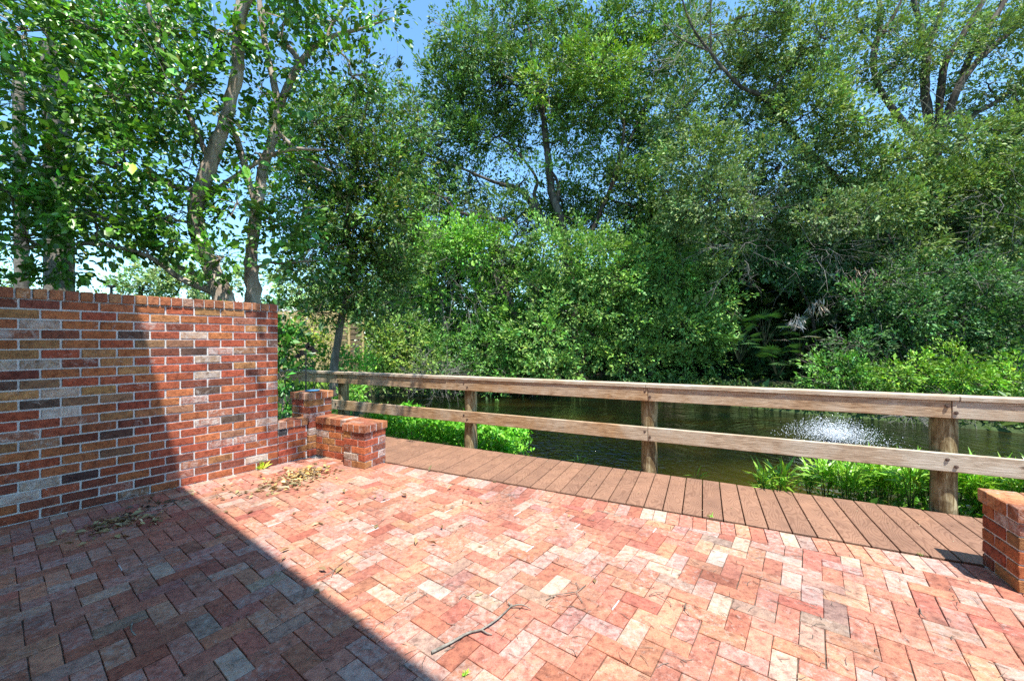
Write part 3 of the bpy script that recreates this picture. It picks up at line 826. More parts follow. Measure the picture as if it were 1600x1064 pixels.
def make_tree(name, label, cat, base, stems, limbs, clumps, leafk, barkm, leafm='leaf_far', twig_r=.012, group=None, twig_share=.5, bare=0, bare_mat='twig', bare_len=.8, kind=None, bare_from=None):
    t = empty(name, tuple(base)); tag(t, label, cat, group, kind)
    allp = []
    for nm, lst in (('trunk', stems), ('limb', limbs)):
        for path in lst:
            sp = smooth_path(path, 6); mb = MB()
            sp = [(*(np.array(q[:3]) + rng.normal(0, q[3]*.09, 3)), q[3]*math.exp(rng.normal(0, .05))) for q in sp]
            tube_np(mb, sp, 12 if path[0][3] > .08 else 7)
            mb.build(nm, M[barkm], t, smooth=True); allp += [q[:4] for q in sp]
    v, f, c, tw = clump_leaves(clumps, **leafk)
    me = np_mesh('foliage', v, f, 3, c, M[leafm]); o = link('foliage', me, t); o['kind'] = 'stuff'
    AP = np.array([p[:3] for p in allp]) if allp else np.array([list(base)])
    AR = np.array([p[3] for p in allp]) if allp else np.array([.03])
    mb = MB(); segs = []
    for c0, sc in tw:
        k = np.argmin(((AP - c0)**2).sum(1)); st = AP[k]
        br = wiggly(st, c0, min(AR[k]*.6, twig_r*3.0), twig_r*1.5, 6, .07); tube_np(mb, br, 6)
        bp = np.array([b[:3] for b in br])
        for s_ in sc:
            if rng.random() > twig_share: continue
            j = np.argmin(((bp - s_)**2).sum(1)*1.0 + np.arange(len(bp))*-.02); a = bp[j]
            mdl = (a + s_)*.5 + rng.normal(0, .06*np.linalg.norm(s_-a)+1e-4, 3)
            segs += [(a, mdl, twig_r, twig_r*.65), (mdl, s_, twig_r*.65, twig_r*.25)]
    if mb.v: o = mb.build('branches', M[barkm], t, smooth=True); o['kind'] = 'stuff'
    if segs:
        v, f = thin_tubes(segs); o = link('twigs', np_mesh('twigs', v, f, 4, None, M[barkm]), t); o['kind'] = 'stuff'
    if bare:
        segs = []; src = [c for c in (bare_from or clumps)]
        for _ in range(bare):
            cl = src[rng.integers(len(src))]; d = norm(rng.normal(size=3))
            a = np.array(cl[:3]) + d*np.array(cl[3:6])*rng.uniform(.3, .9)
            dr = norm(d + rng.normal(0, .5, 3)); Lb = bare_len*rng.uniform(.4, 1.2); r = twig_r*.8
            for q in range(4):
                b2 = a + dr*Lb/4; segs.append((a, b2, r, r*.75))
                if q > 0:
                    for _k in range(2):
                        sd = norm(dr + rng.normal(0, .7, 3)); segs.append((b2, b2 + sd*Lb*.3, r*.6, r*.25))
                a = b2; dr = norm(dr + rng.normal(0, .25, 3)); r *= .75
        v, f = thin_tubes(segs); o = link('bare_twigs', np_mesh('bare_twigs', v, f, 4, None, M[bare_mat]), t); o['kind'] = 'stuff'
    return t

# ------------------------------------------------------------------ the trees
# near broadleaf behind the wall
Y = 6.2
A_st = [pl([(352, 560, 6.0, .17), (350, 470, 6.0, .15), (334, 430, 6.0, .12), (312, 372, 6.0, .11), (306, 330, 6.0, .105), (330, 255, 6.0, .105), (352, 190, 6.0, .085), (370, 120, 6.0, .085), (373, 60, 6.0, .08), (380, -60, 6.1, .08), (400, -220, 6.2, .05)]),
        pl([(398, 560, 6.3, .15), (396, 465, 6.3, .115), (392, 400, 6.3, .085), (402, 330, 6.3, .085), (412, 262, 6.4, .075), (430, 205, 6.4, .065), (432, 150, 6.4, .055), (412, 60, 6.4, .045), (400, -60, 6.4, .035)])]
A_lb = [pl([(345, 462, 6.0, .06), (282, 436, 5.8, .045), (232, 402, 5.6, .035), (150, 382, 5.4, .028), (60, 388, 5.3, .02), (-20, 380, 5.3, .012)]),
        pl([(335, 440, 6.0, .05), (270, 412, 6.1, .035), (205, 350, 6.2, .025), (120, 330, 6.2, .015)]),
        pl([(305, 300, 6.0, .05), (250, 286, 5.8, .035), (170, 258, 5.6, .028), (80, 246, 5.5, .02), (-20, 245, 5.5, .012)]),
        pl([(412, 262, 6.4, .05), (438, 165, 6.5, .06), (470, 100, 6.5, .055), (510, 62, 6.5, .04), (570, 45, 6.5, .022), (615, 28, 6.5, .008)]),
        pl([(470, 100, 6.5, .05), (440, 60, 6.5, .04), (405, 5, 6.5, .03), (390, -60, 6.5, .02)]),
        pl([(305, 325, 6.0, .045), (355, 285, 6.2, .035), (440, 238, 6.3, .03), (510, 235, 6.4, .018)]),
        pl([(402, 330, 6.3, .05), (370, 220, 6.2, .05), (352, 190, 6.1, .045)]),
        pl([(328, 255, 6.0, .05), (290, 170, 5.9, .035), (250, 80, 5.8, .028), (230, 0, 5.8, .02)]),
        pl([(430, 205, 6.4, .04), (480, 250, 6.6, .025), (520, 270, 6.8, .014)]),
        pl([(373, 40, 6.0, .05), (440, -100, 5.7, .038), (560, -230, 5.0, .028), (680, -330, 4.4, .018)]),
        pl([(510, 62, 6.5, .03), (525, 30, 6.5, .025), (560, -20, 6.4, .02)])]
A_cl = pc([(40, 50, 85, 60, 5.3), (150, 50, 75, 55, 5.6), (255, 55, 70, 55, 5.8), (60, 160, 85, 50, 5.2), (180, 150, 75, 50, 5.4), (285, 150, 60, 55, 5.7),
           (60, 265, 85, 40, 5.3), (190, 240, 80, 45, 5.5), (40, 375, 80, 45, 5.2), (150, 340, 80, 45, 5.4), (250, 340, 60, 45, 5.7), (345, 405, 45, 35, 5.8),
           (110, 425, 50, 18, 5.3, .6), (230, 395, 50, 22, 5.6, .8), (330, 50, 50, 50, 5.9, .8), (445, 30, 55, 40, 6.3, .8), (520, 35, 50, 35, 6.4, .7), (590, 28, 42, 28, 6.5, .9),
           (475, 110, 50, 35, 6.4, .7), (550, 120, 45, 40, 6.5, .7), (410, 150, 35, 45, 6.3, .7), (440, 230, 45, 35, 6.4, .8), (370, 320, 40, 45, 6.0, .8),
           (440, 350, 45, 45, 6.3, 1.1), (400, 240, 30, 35, 6.2, .5), (480, 410, 40, 35, 6.2, .9), (10, 300, 50, 50, 5.0), (300, 250, 50, 35, 6.4, .8), (200, 20, 120, 40, 6.6, .8), (100, 320, 100, 50, 6.8, .9), (230, 200, 90, 50, 6.9, .8)], 6.0)
# crown carried on out of the frame above (its shade falls on the railing's left end and the wall end)
for (x, y, z, r, d) in ((-2.6, 4.9, 6.3, .55, 1.5), (-1.9, 4.5, 6.4, .5, 1.3), (-2.9, 5.0, 6.0, .5, 1.3), (-2.3, 4.4, 6.6, .4, 1.0), (-1.2, 4.0, 6.2, .40, .5), (-1.62, 2.5, 6.1, .16, .5), (-.5, 3.6, 6.0, .3, .3)):
    A_cl.append((x, y, z, r, r, r*.5, d, (1, 1, 1)))
make_tree('broadleaf_tree', 'large leaved tree with two pale leaning trunks rising just behind the tall brick wall', 'tree', (at(370, 470, 6.1).x, 6.1, -.35),
          A_st, A_lb, A_cl, dict(base=(.042, .098, .014), leaf=.076, sub_r=.24, per_m2=200, round_=True, lean=.55, aspect=.62, var=.3, subvar=.35, droop=.15, yellow=.015, shell=.35),
          'bark_near', 'leaf_near', twig_r=.009, twig_share=.8, bare=60, bare_mat='palebark', bare_len=.7)

# palm trunks at the left edge
def palm(px, Ys, r, ztop, label, fr=9, tint=(.035, .07, .015), seed=0, flen=1.8):
    x = (px - 800)*Ys/F; t = empty('palm_tree', (x, Ys, -.4)); tag(t, label, 'palm')
    mb = MB(); n = 46; pts = []; rr = []
    for i in range(n):
        q = i/(n-1); z = -.6 + (ztop+.6)*q; pts.append((x + .06*math.sin(q*3+seed), Ys, z)); rr.append(r*(1 + .05*(i % 2)) * (1.15 - .2*q) )
    mb.tube(pts, rr, 14); mb.build('trunk', M['bark_palm'], t, smooth=False)
    P = np.array(pts[-1]); V = []; Fc = []; C = []; off = 0
    for k in range(fr):
        az = k*2.4 + seed; el = rng.uniform(-.35, 1.1); d = np.array([math.cos(az)*math.cos(el), math.sin(az)*math.cos(el), math.sin(el)])
        pts2 = []; p = P.copy(); dd_ = d.copy()
        for q in range(9): pts2.append(p.copy()); p = p + dd_*flen/9; dd_ = norm(dd_ + np.array([0, 0, -.13]))
        mbf = MB(); mbf.tube(pts2, [.018*(1-q/10)+.004 for q in range(9)], 5); mbf.build('frond_stem', M['bark_palm'], t)
        nb = 46; tt = rng.uniform(.25, 1, nb)*8; i0 = np.minimum(tt.astype(int), 7); fr_ = (tt-i0)[:, None]
        pp = np.array(pts2); c = pp[i0]*(1-fr_) + pp[i0+1]*fr_; ax = norm(pp[i0+1]-pp[i0]); sd = norm(np.cross(ax, [0, 0, 1]))*np.where(rng.random((nb, 1)) < .5, 1, -1)
        di = norm(ax*.7 + sd + np.array([0, 0, -.35]) + rng.normal(0, .12, (nb, 3)))
        v_, f_, c_ = leaf_arrays(c, di, norm(rng.normal(0, .3, (nb, 3)) + [0, 0, 1]), flen*.34*np.ones(nb), .05*np.ones(nb), green(nb, tint, .2))
        o = link('frond', np_mesh('frond', v_, f_, 3, c_, M['leaf_far']), t)
    return t
palm(88, 7.6, .19, 6.9, 'thick grey palm trunk seen through the leaves at the left edge', 12, seed=.4)
palm(33, 12.0, .14, 9.5, 'thin distant palm trunk far left behind the leaves', 12, seed=1.7)

# tangled mid-left tree with fine leaves and bare twigs
C_cl = pc([(500, 190, 60, 45), (560, 180, 60, 45), (530, 260, 80, 50), (600, 260, 50, 55), (480, 320, 60, 45), (560, 340, 80, 55), (620, 340, 35, 55), (510, 400, 60, 45), (580, 420, 60, 45), (540, 460, 60, 25, 0, .8), (450, 420, 25, 30, 0, .8), (630, 410, 30, 35, 0, .8), (590, 130, 40, 25, 0, .5), (640, 200, 30, 35, 0, .6), (500, 490, 45, 22, 0, .7), (580, 485, 45, 22, 0, .7), (470, 240, 40, 50, 0, .7)], 9.6, .7)
make_tree('twiggy_tree', 'fine leaved tree tangled with dead twigs between the pale trunks and the open sky', 'tree', (at(522, 600, 10.2).x, 10.2, -.3),
          [pl([(520, 640, 10.2, .11), (526, 540, 10.2, .09), (545, 440, 10, .075), (545, 330, 9.8, .07), (560, 230, 9.8, .045), (580, 130, 9.8, .02)])],
          [pl([(560, 430, 9.8, .05), (500, 380, 9.6, .035), (470, 310, 9.5, .02)]), pl([(550, 360, 9.8, .05), (600, 300, 9.9, .035), (640, 220, 10, .02)]), pl([(545, 330, 9.8, .04), (510, 240, 9.6, .03), (490, 180, 9.5, .015)])],
          C_cl, dict(base=(.045, .085, .02), leaf=.08, sub_r=.24, per_m2=330, lean=.35, aspect=.5, var=.35, subvar=.3, yellow=.05, shell=.2),
          'bark_palm', twig_r=.009, bare=230, bare_mat='twig', bare_len=.9)

# big centre oak
lime = (1.55, 1.45, .8)
D_cl = pc([(735, 75, 55, 45), (800, 45, 65, 45), (700, 140, 45, 40), (650, 190, 45, 40, 0, .7), (780, 130, 65, 45), (865, 110, 65, 50), (940, 55, 65, 45), (1005, 110, 60, 50, 0, 1, lime), (690, 225, 50, 32), (775, 215, 60, 35),
           (930, 170, 65, 45), (1030, 200, 55, 55), (890, 225, 50, 30, 0, .8), (960, 290, 65, 38), (645, 290, 45, 45), (1040, 300, 55, 45), (820, 280, 40, 25, 0, .6), (700, 310, 40, 22, 0, .5), (860, 30, 45, 30, 0, .7),
           (1060, 70, 50, 50, 0, .6), (790, 330, 40, 22, 0, .6), (940, 110, 60, 35, 18, 1, lime), (850, 130, 25, 25, 18, 1, lime), (1000, 20, 60, 30, 20, .5), (690, 120, 25, 25, 20, .6), (880, 320, 45, 30, 0, .7), (920, 360, 60, 30, 0, .9), (750, 290, 45, 30, 22, .8), (650, 330, 50, 35, 21), (660, 250, 45, 35, 21, .9), (720, 345, 60, 28, 22), (800, 360, 60, 28, 22), (850, 340, 35, 22, 22, .5), (900, 330, 40, 40, 23, .9), (1000, 350, 60, 40, 22), (1050, 370, 50, 35, 21), (985, 240, 50, 50, 22, .8), (910, 150, 60, 60, 23, .7), (830, 180, 50, 40, 22, .7), (730, 180, 60, 50, 22, .7), (1070, 130, 35, 40, 20, .5), (1040, 30, 40, 35, 20, .6), (720, 30, 35, 22, 20, .7)], 20.0, 1.3)
make_tree('oak_tree', 'tallest oak across the water, dark forked limbs showing against the sky in its open crown', 'tree', (at(890, 600, 20).x, 20, -.3),
          [pl([(915, 620, 20, .32), (895, 480, 20, .28), (882, 368, 20, .22), (862, 300, 20, .2), (855, 235, 20, .17), (848, 180, 20, .13), (835, 110, 20, .09), (825, 40, 20, .05)])],
          [pl([(885, 372, 20, .16), (850, 350, 20, .16), (815, 300, 20, .13), (770, 285, 20, .08), (700, 255, 20, .05), (660, 240, 20, .03)]),
           pl([(850, 355, 20, .12), (835, 310, 20, .10), (838, 280, 20, .07), (810, 240, 20, .05)]),
           pl([(870, 330, 20, .10), (872, 290, 20, .08), (858, 262, 20, .06)]),
           pl([(905, 400, 20, .14), (940, 330, 20, .11), (962, 270, 20, .09), (975, 200, 20, .08), (960, 150, 20, .05), (950, 60, 20, .03)]),
           pl([(960, 280, 20, .08), (985, 220, 20, .07), (1010, 160, 20, .05), (1040, 90, 20, .03)]),
           pl([(790, 345, 19, .10), (750, 340, 19, .09), (715, 332, 19, .07), (695, 312, 19, .05), (670, 300, 19, .03)]),
           pl([(848, 180, 20, .07), (800, 130, 20, .05), (740, 80, 20, .03)])],
          D_cl, dict(base=(.052, .092, .024), leaf=.14, sub_r=.55, per_m2=112, lean=.35, aspect=.5, var=.25, subvar=.25, shell=.35),
          'bark_oak', twig_r=.022, bare=60, bare_len=2.0)

# low forked tree and its bright lower crowns
E_cl = pc([(705, 375, 65, 32, 0, 1.2, (1.2, 1.25, 1)), (650, 400, 45, 35), (760, 385, 45, 25), (640, 465, 45, 35, 0, .6), (735, 470, 45, 35, 0, .5), (780, 430, 40, 35, 0, .6), (690, 455, 40, 30, 0, .5)], 17.0, .6)
make_tree('forked_tree', 'low tree with dark crooked forks at the left of the far bank', 'tree', (at(815, 600, 17).x, 17, -.3),
          [pl([(822, 610, 17, .17), (812, 530, 17, .15), (796, 470, 17, .13), (765, 425, 17, .11), (735, 402, 17, .08), (700, 380, 17, .05)]),
           pl([(705, 600, 17.4, .13), (708, 530, 17.4, .12), (695, 475, 17.4, .12), (672, 445, 17.4, .10), (655, 410, 17.4, .06)])],
          [pl([(812, 530, 17, .11), (835, 480, 17, .09), (845, 430, 17, .06), (850, 390, 17, .04)]), pl([(695, 475, 17.4, .06), (650, 462, 17.4, .05), (620, 466, 17.4, .03)]),
           pl([(765, 425, 17, .07), (780, 380, 17, .06), (770, 350, 17, .04)]), pl([(620, 560, 17, .08), (625, 500, 17, .07), (650, 480, 17, .05), (690, 490, 17, .03)])],
          E_cl, dict(base=(.06, .125, .02), leaf=.12, sub_r=.42, per_m2=150, lean=.4, aspect=.5, var=.25, subvar=.25, shell=.35), 'bark_oak', twig_r=.016, bare=160, bare_mat='palebark', bare_len=1.6)
F_cl = pc([(880, 415, 60, 38), (950, 440, 60, 38), (1010, 400, 45, 28), (1040, 440, 60, 40), (1095, 450, 40, 40), (905, 490, 60, 38), (985, 500, 65, 38), (1065, 510, 60, 38), (1120, 520, 32, 25), (1000, 560, 60, 32),
           (920, 555, 55, 32), (1080, 565, 45, 28), (850, 460, 38, 32), (860, 385, 38, 25), (845, 530, 40, 32), (940, 395, 35, 20), (1095, 400, 28, 18, 0, .8), (860, 575, 45, 25), (1130, 470, 18, 15, 14.6)], 15.6, .6)
make_tree('bushy_tree', 'rounded bright green bushy tree overhanging the water in the middle of the far bank', 'tree', (at(985, 620, 16).x, 16, -.6),
          [pl([(985, 640, 16, .16), (980, 560, 16, .13), (960, 480, 16, .09), (930, 420, 16, .05)]), pl([(1000, 640, 16, .12), (1030, 540, 16, .10), (1060, 460, 16, .06), (1080, 430, 16, .03)])],
          [pl([(980, 560, 16, .08), (920, 520, 15.8, .05), (870, 480, 15.6, .03)]), pl([(1030, 540, 16, .07), (1090, 530, 15.6, .04), (1120, 520, 15.4, .02)])],
          F_cl, dict(base=(.078, .145, .036), leaf=.12, sub_r=.42, per_m2=170, lean=.4, aspect=.48, var=.22, subvar=.22, shell=.45), 'bark_oak', twig_r=.014, bare=50, bare_len=1.2)

# bank shrubs under the forked tree
make_tree('bank_shrub', 'mid green shrub mass under the forked tree, just above the railing', 'shrub', (at(780, 615, 16).x, 16, -.6), [], [],
          pc([(770, 545, 50, 32), (820, 580, 40, 25), (735, 585, 40, 22), (700, 560, 40, 30), (790, 590, 35, 20), (680, 520, 35, 28, 17), (740, 510, 40, 28, 17.2), (800, 510, 30, 30, 17)], 15.8, .5),
          dict(base=(.045, .105, .022), leaf=.11, sub_r=.36, per_m2=190, lean=.4, aspect=.5, var=.25, subvar=.28, shell=.35), 'bark_oak', twig_r=.01, bare=60, bare_mat='palebark', bare_len=1)
make_tree('bank_shrub', 'yellow green shrub with pale bare stems left of the forked tree', 'shrub', (at(640, 615, 14.5).x, 14.5, -.6), [], [],
          pc([(590, 530, 30, 25, 0, 1, (1.25, 1.1, .9)), (620, 555, 35, 25, 0, 1, (1.25, 1.1, .9)), (660, 575, 35, 18, 0, .7, (1.1, 1.0, .9)), (575, 575, 28, 18), (605, 590, 30, 12), (640, 520, 28, 22, 15)], 14.0, .4),
          dict(base=(.065, .115, .025), leaf=.10, sub_r=.3, per_m2=170, lean=.4, aspect=.5, var=.25, subvar=.25, shell=.3), 'bark_oak', twig_r=.012, bare=110, bare_mat='palebark', bare_len=.8, bare_from=pc([(670, 585, 35, 15), (690, 588, 30, 12)], 13.6))

# great right-hand tree, fine grey-green foliage
g1 = (1.0, 1.0, 1.25); g2 = (1.12, 1.10, 1.0)
G_cl = pc([(1095, 245, 60, 45), (1170, 195, 60, 45, 0, 1, g1), (1120, 320, 65, 40, 0, 1, g1), (1215, 120, 55, 45), (1280, 60, 60, 45, 0, 1, g2), (1270, 175, 65, 45, 0, 1, g2), (1215, 265, 70, 45, 0, 1, g1), (1330, 190, 50, 35, 0, 1, g2), (1320, 265, 70, 45),
           (1410, 250, 55, 35, 0, 1, g2), (1460, 300, 70, 45, 0, 1, g2), (1380, 330, 70, 38), (1540, 290, 55, 45, 0, 1, g2), (1580, 210, 40, 40), (1285, 340, 65, 32, 0, 1, g1), (1190, 360, 60, 28, 0, 1, g1), (1500, 370, 70, 38), (1580, 370, 40, 50),
           (1560, 450, 60, 40), (1400, 395, 60, 22, 0, .8), (1150, 130, 45, 30, 0, .6), (1100, 40, 35, 30, 0, .35), (1180, 50, 40, 35, 0, .6), (1330, 110, 35, 30, 0, .9), (1150, 280, 50, 40), (1250, 310, 60, 35), (1440, 215, 40, 25, 0, .6),
           (1070, 330, 40, 35), (1500, 220, 40, 22, 0, .7), (1120, 410, 35, 20, 0, .8), (1600, 120, 30, 40, 0, .7), (1600, 280, 40, 60), (1240, 20, 50, 25, 0, .7), (1540, 130, 35, 22, 15, .5), (1390, 50, 35, 40, 15, .7), (1490, 50, 45, 35, 15.6, .65), (1450, 70, 40, 35, 14.8, .5), (1540, 80, 45, 30, 14.4, .5), (1590, 40, 40, 30, 14.4, .6), (1410, 100, 35, 30, 14.6, .6), (1570, 60, 40, 35, 16, .7), (1430, 10, 50, 20, 16, .5), (1560, 10, 50, 25, 16, .6), (1340, 30, 35, 30, 15, .7), (1420, 130, 45, 28, 16, .7), (1480, 180, 45, 25, 16, .8), (1600, 170, 35, 40, 15, .8), (1060, 180, 40, 60, 15, .8), (1130, 80, 50, 40, 15, .6), (1200, 60, 50, 50, 15.5, .7)], 14.2, .9)
make_tree('live_oak', 'huge oak at right with thick dark limbs fanning into the sky above grey green foliage', 'tree', (at(1480, 620, 15.5).x, 15.5, -.4),
          [pl([(1490, 640, 15.6, .42), (1480, 520, 15.6, .36), (1470, 400, 15.6, .30), (1465, 300, 15.6, .26), (1455, 210, 15.6, .2)])],
          [pl([(1462, 250, 15.6, .17), (1446, 150, 15.6, .14), (1447, 80, 15.6, .12), (1435, 30, 15.6, .09), (1418, -30, 15.6, .06)]),
           pl([(1448, 80, 15.6, .09), (1468, 30, 15.6, .08), (1476, -30, 15.6, .05)]),
           pl([(1462, 220, 15.3, .14), (1475, 110, 15.2, .11), (1505, 55, 15.2, .10), (1530, 15, 15.2, .09), (1560, -50, 15.2, .08)]),
           pl([(1466, 230, 15.2, .13), (1515, 90, 15, .10), (1550, 35, 15, .09), (1590, -30, 15, .07)]),
           pl([(1465, 235, 15.2, .12), (1492, 150, 14.8, .11), (1530, 95, 14.6, .10), (1580, 50, 14.6, .10), (1640, 0, 14.6, .08)]),
           pl([(1470, 300, 15, .14), (1515, 190, 15, .09), (1550, 165, 15, .08), (1610, 120, 15, .05)]),
           pl([(1465, 260, 15.4, .15), (1380, 150, 15.2, .10), (1365, 90, 15.2, .11), (1375, 45, 15.2, .10), (1372, -20, 15.2, .07)]),
           pl([(1374, 60, 15.2, .07), (1400, 20, 15.2, .055), (1418, -20, 15.2, .04)]),
           pl([(1368, 80, 15.2, .06), (1345, 50, 15.2, .05), (1335, 10, 15.2, .03)]),
           pl([(1470, 400, 15.6, .18), (1330, 300, 14.8, .12), (1230, 200, 14.2, .09), (1195, 155, 14, .075), (1155, 135, 14, .06), (1115, 90, 14, .05), (1080, 40, 14, .035), (1060, -20, 14, .02)]),
           pl([(1112, 88, 14, .04), (1110, 40, 14, .03), (1112, -10, 14, .02)]), pl([(1105, 80, 14, .035), (1060, 60, 14, .02), (1030, 30, 14, .012)]),
           pl([(1330, 300, 14.8, .09), (1200, 330, 14.2, .07), (1100, 345, 14, .04)])],
          G_cl, dict(base=(.066, .098, .032), leaf=.095, sub_r=.36, per_m2=250, lean=.35, aspect=.5, var=.28, subvar=.22, shell=.4),
          'bark_oak', twig_r=.014, bare=230, bare_mat='palebark', bare_len=1.6, bare_from=pc([(1500, 420, 100, 60), (1150, 380, 30, 50), (1560, 330, 60, 60), (1290, 390, 50, 20), (1080, 60, 50, 50), (1450, 100, 120, 80)], 13.4))

# shrubs of the right bank
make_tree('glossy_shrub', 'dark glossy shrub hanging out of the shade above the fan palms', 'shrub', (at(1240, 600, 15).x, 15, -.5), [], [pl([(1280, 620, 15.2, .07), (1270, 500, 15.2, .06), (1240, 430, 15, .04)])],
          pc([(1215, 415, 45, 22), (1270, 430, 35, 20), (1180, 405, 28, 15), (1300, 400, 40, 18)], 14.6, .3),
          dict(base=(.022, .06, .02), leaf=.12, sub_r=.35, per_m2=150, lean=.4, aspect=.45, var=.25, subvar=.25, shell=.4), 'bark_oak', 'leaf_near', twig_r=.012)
lm = (1.35, 1.2, .8)
make_tree('bank_shrub', 'wide dark green shrub filling the right bank beneath the huge oak', 'shrub', (at(1450, 630, 12.5).x, 12.5, -.5), [], [],
          pc([(1350, 465, 32, 28, 0, .9), (1385, 500, 45, 32), (1440, 480, 45, 32), (1500, 500, 55, 38), (1565, 510, 50, 40), (1330, 540, 30, 25, 0, .8), (1400, 550, 50, 28), (1470, 555, 50, 28), (1550, 560, 50, 30), (1620, 500, 40, 60), (1540, 440, 50, 30), (1450, 430, 40, 25), (1390, 440, 25, 15, 0, 1, lm)], 12.6, .5),
          dict(base=(.030, .068, .022), leaf=.09, sub_r=.32, per_m2=230, lean=.4, aspect=.5, var=.28, subvar=.3, shell=.4), 'bark_oak', twig_r=.011, bare=170, bare_mat='palebark', bare_len=1.0)
make_tree('bank_shrub', 'bright leafy shrub at the water edge right of the fan palms', 'shrub', (at(1320, 630, 12).x, 12, -.7), [], [],
          pc([(1300, 575, 28, 25), (1340, 590, 32, 22), (1285, 600, 18, 12), (1370, 600, 25, 15)], 11.9, .2),
          dict(base=(.05, .12, .02), leaf=.085, sub_r=.26, per_m2=260, lean=.4, aspect=.5, var=.25, subvar=.25, shell=.4), 'bark_oak', twig_r=.009, bare=40)
make_tree('bank_shrub', 'lime green shrub tops just above the railing at the right edge', 'shrub', (at(1500, 640, 10.8).x, 10.8, -.6), [], [],
          pc([(1400, 590, 28, 18, 0, 1, lm), (1450, 600, 32, 15, 0, 1, lm), (1430, 575, 22, 14, 0, 1, lm), (1500, 590, 35, 20, 0, 1, lm), (1550, 600, 40, 18, 0, 1, lm), (1590, 585, 30, 22, 0, 1, lm), (1480, 620, 45, 12, 0, .8), (1560, 625, 45, 12, 0, .8), (1500, 560, 20, 12, 0, .8, lm)], 10.8, .25),
          dict(base=(.055, .12, .02), leaf=.08, sub_r=.22, per_m2=320, lean=.45, aspect=.5, var=.25, subvar=.3, shell=.3), 'bark_oak', twig_r=.008, bare=120, bare_mat='palebark', bare_len=.7, bare_from=pc([(1520, 655, 60, 14), (1430, 650, 30, 10)], 10.2))

# far woods closing the view
wood = pc([(690, 430, 90, 60, 30), (820, 470, 80, 60, 28), (950, 520, 80, 60, 25), (1060, 420, 80, 90, 27), (1180, 450, 90, 100, 24), (1300, 430, 90, 110, 23), (1420, 400, 100, 130, 22), (1560, 400, 110, 150, 21), (1180, 560, 100, 60, 20), (1330, 560, 100, 60, 19), (1500, 560, 120, 70, 18), (1040, 560, 80, 60, 21), (880, 560, 90, 50, 22), (1640, 300, 80, 150, 20), (420, 505, 60, 28, 45), (500, 500, 60, 30, 44), (580, 500, 60, 35, 42), (650, 505, 60, 40, 40), (340, 510, 60, 25, 45), (-40, 500, 120, 40, 40), (120, 500, 100, 25, 45), (240, 500, 80, 25, 45)], 24)
wood += pc([(1100, 500, 70, 90, 19), (1200, 480, 70, 90, 18.5), (1290, 480, 70, 90, 18.5), (1380, 500, 80, 90, 18), (1000, 480, 70, 80, 21), (900, 500, 70, 70, 23), (800, 540, 70, 45, 24), (700, 545, 60, 40, 25), (620, 540, 50, 35, 26), (1480, 480, 80, 90, 17.5), (1580, 470, 80, 100, 17), (1700, 440, 100, 120, 16), (1150, 590, 80, 25, 17.5), (1250, 590, 80, 25, 17), (1050, 400, 50, 60, 23)], 24)
v, f, c, tw = clump_leaves(wood, base=(.022, .045, .014), leaf=.27, sub_r=.8, per_m2=60, lean=.3, aspect=.65, shell=.35)
wo = link('distant_wood', np_mesh('distant_wood', v, f, 3, c, M['leaf_far'])); tag(wo, 'dark woodland closing the view behind the far bank trees', 'woodland', kind='stuff')

# pale far trees at left, above the wall and behind the fence
k = 0
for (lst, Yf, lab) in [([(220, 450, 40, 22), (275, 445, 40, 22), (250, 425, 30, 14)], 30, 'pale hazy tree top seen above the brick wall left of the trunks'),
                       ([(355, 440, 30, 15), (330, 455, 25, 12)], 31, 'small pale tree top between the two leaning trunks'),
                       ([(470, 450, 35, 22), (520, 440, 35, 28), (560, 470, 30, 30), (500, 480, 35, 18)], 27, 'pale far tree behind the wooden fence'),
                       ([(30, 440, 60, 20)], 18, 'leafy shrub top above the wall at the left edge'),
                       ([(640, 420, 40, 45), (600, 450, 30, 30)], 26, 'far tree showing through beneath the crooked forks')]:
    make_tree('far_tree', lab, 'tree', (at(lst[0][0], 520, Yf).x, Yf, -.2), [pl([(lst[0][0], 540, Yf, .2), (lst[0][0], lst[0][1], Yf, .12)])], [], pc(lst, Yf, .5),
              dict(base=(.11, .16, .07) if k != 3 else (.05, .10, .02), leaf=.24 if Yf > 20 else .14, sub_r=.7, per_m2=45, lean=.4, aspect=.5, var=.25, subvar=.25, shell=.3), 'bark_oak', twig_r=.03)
    k += 1

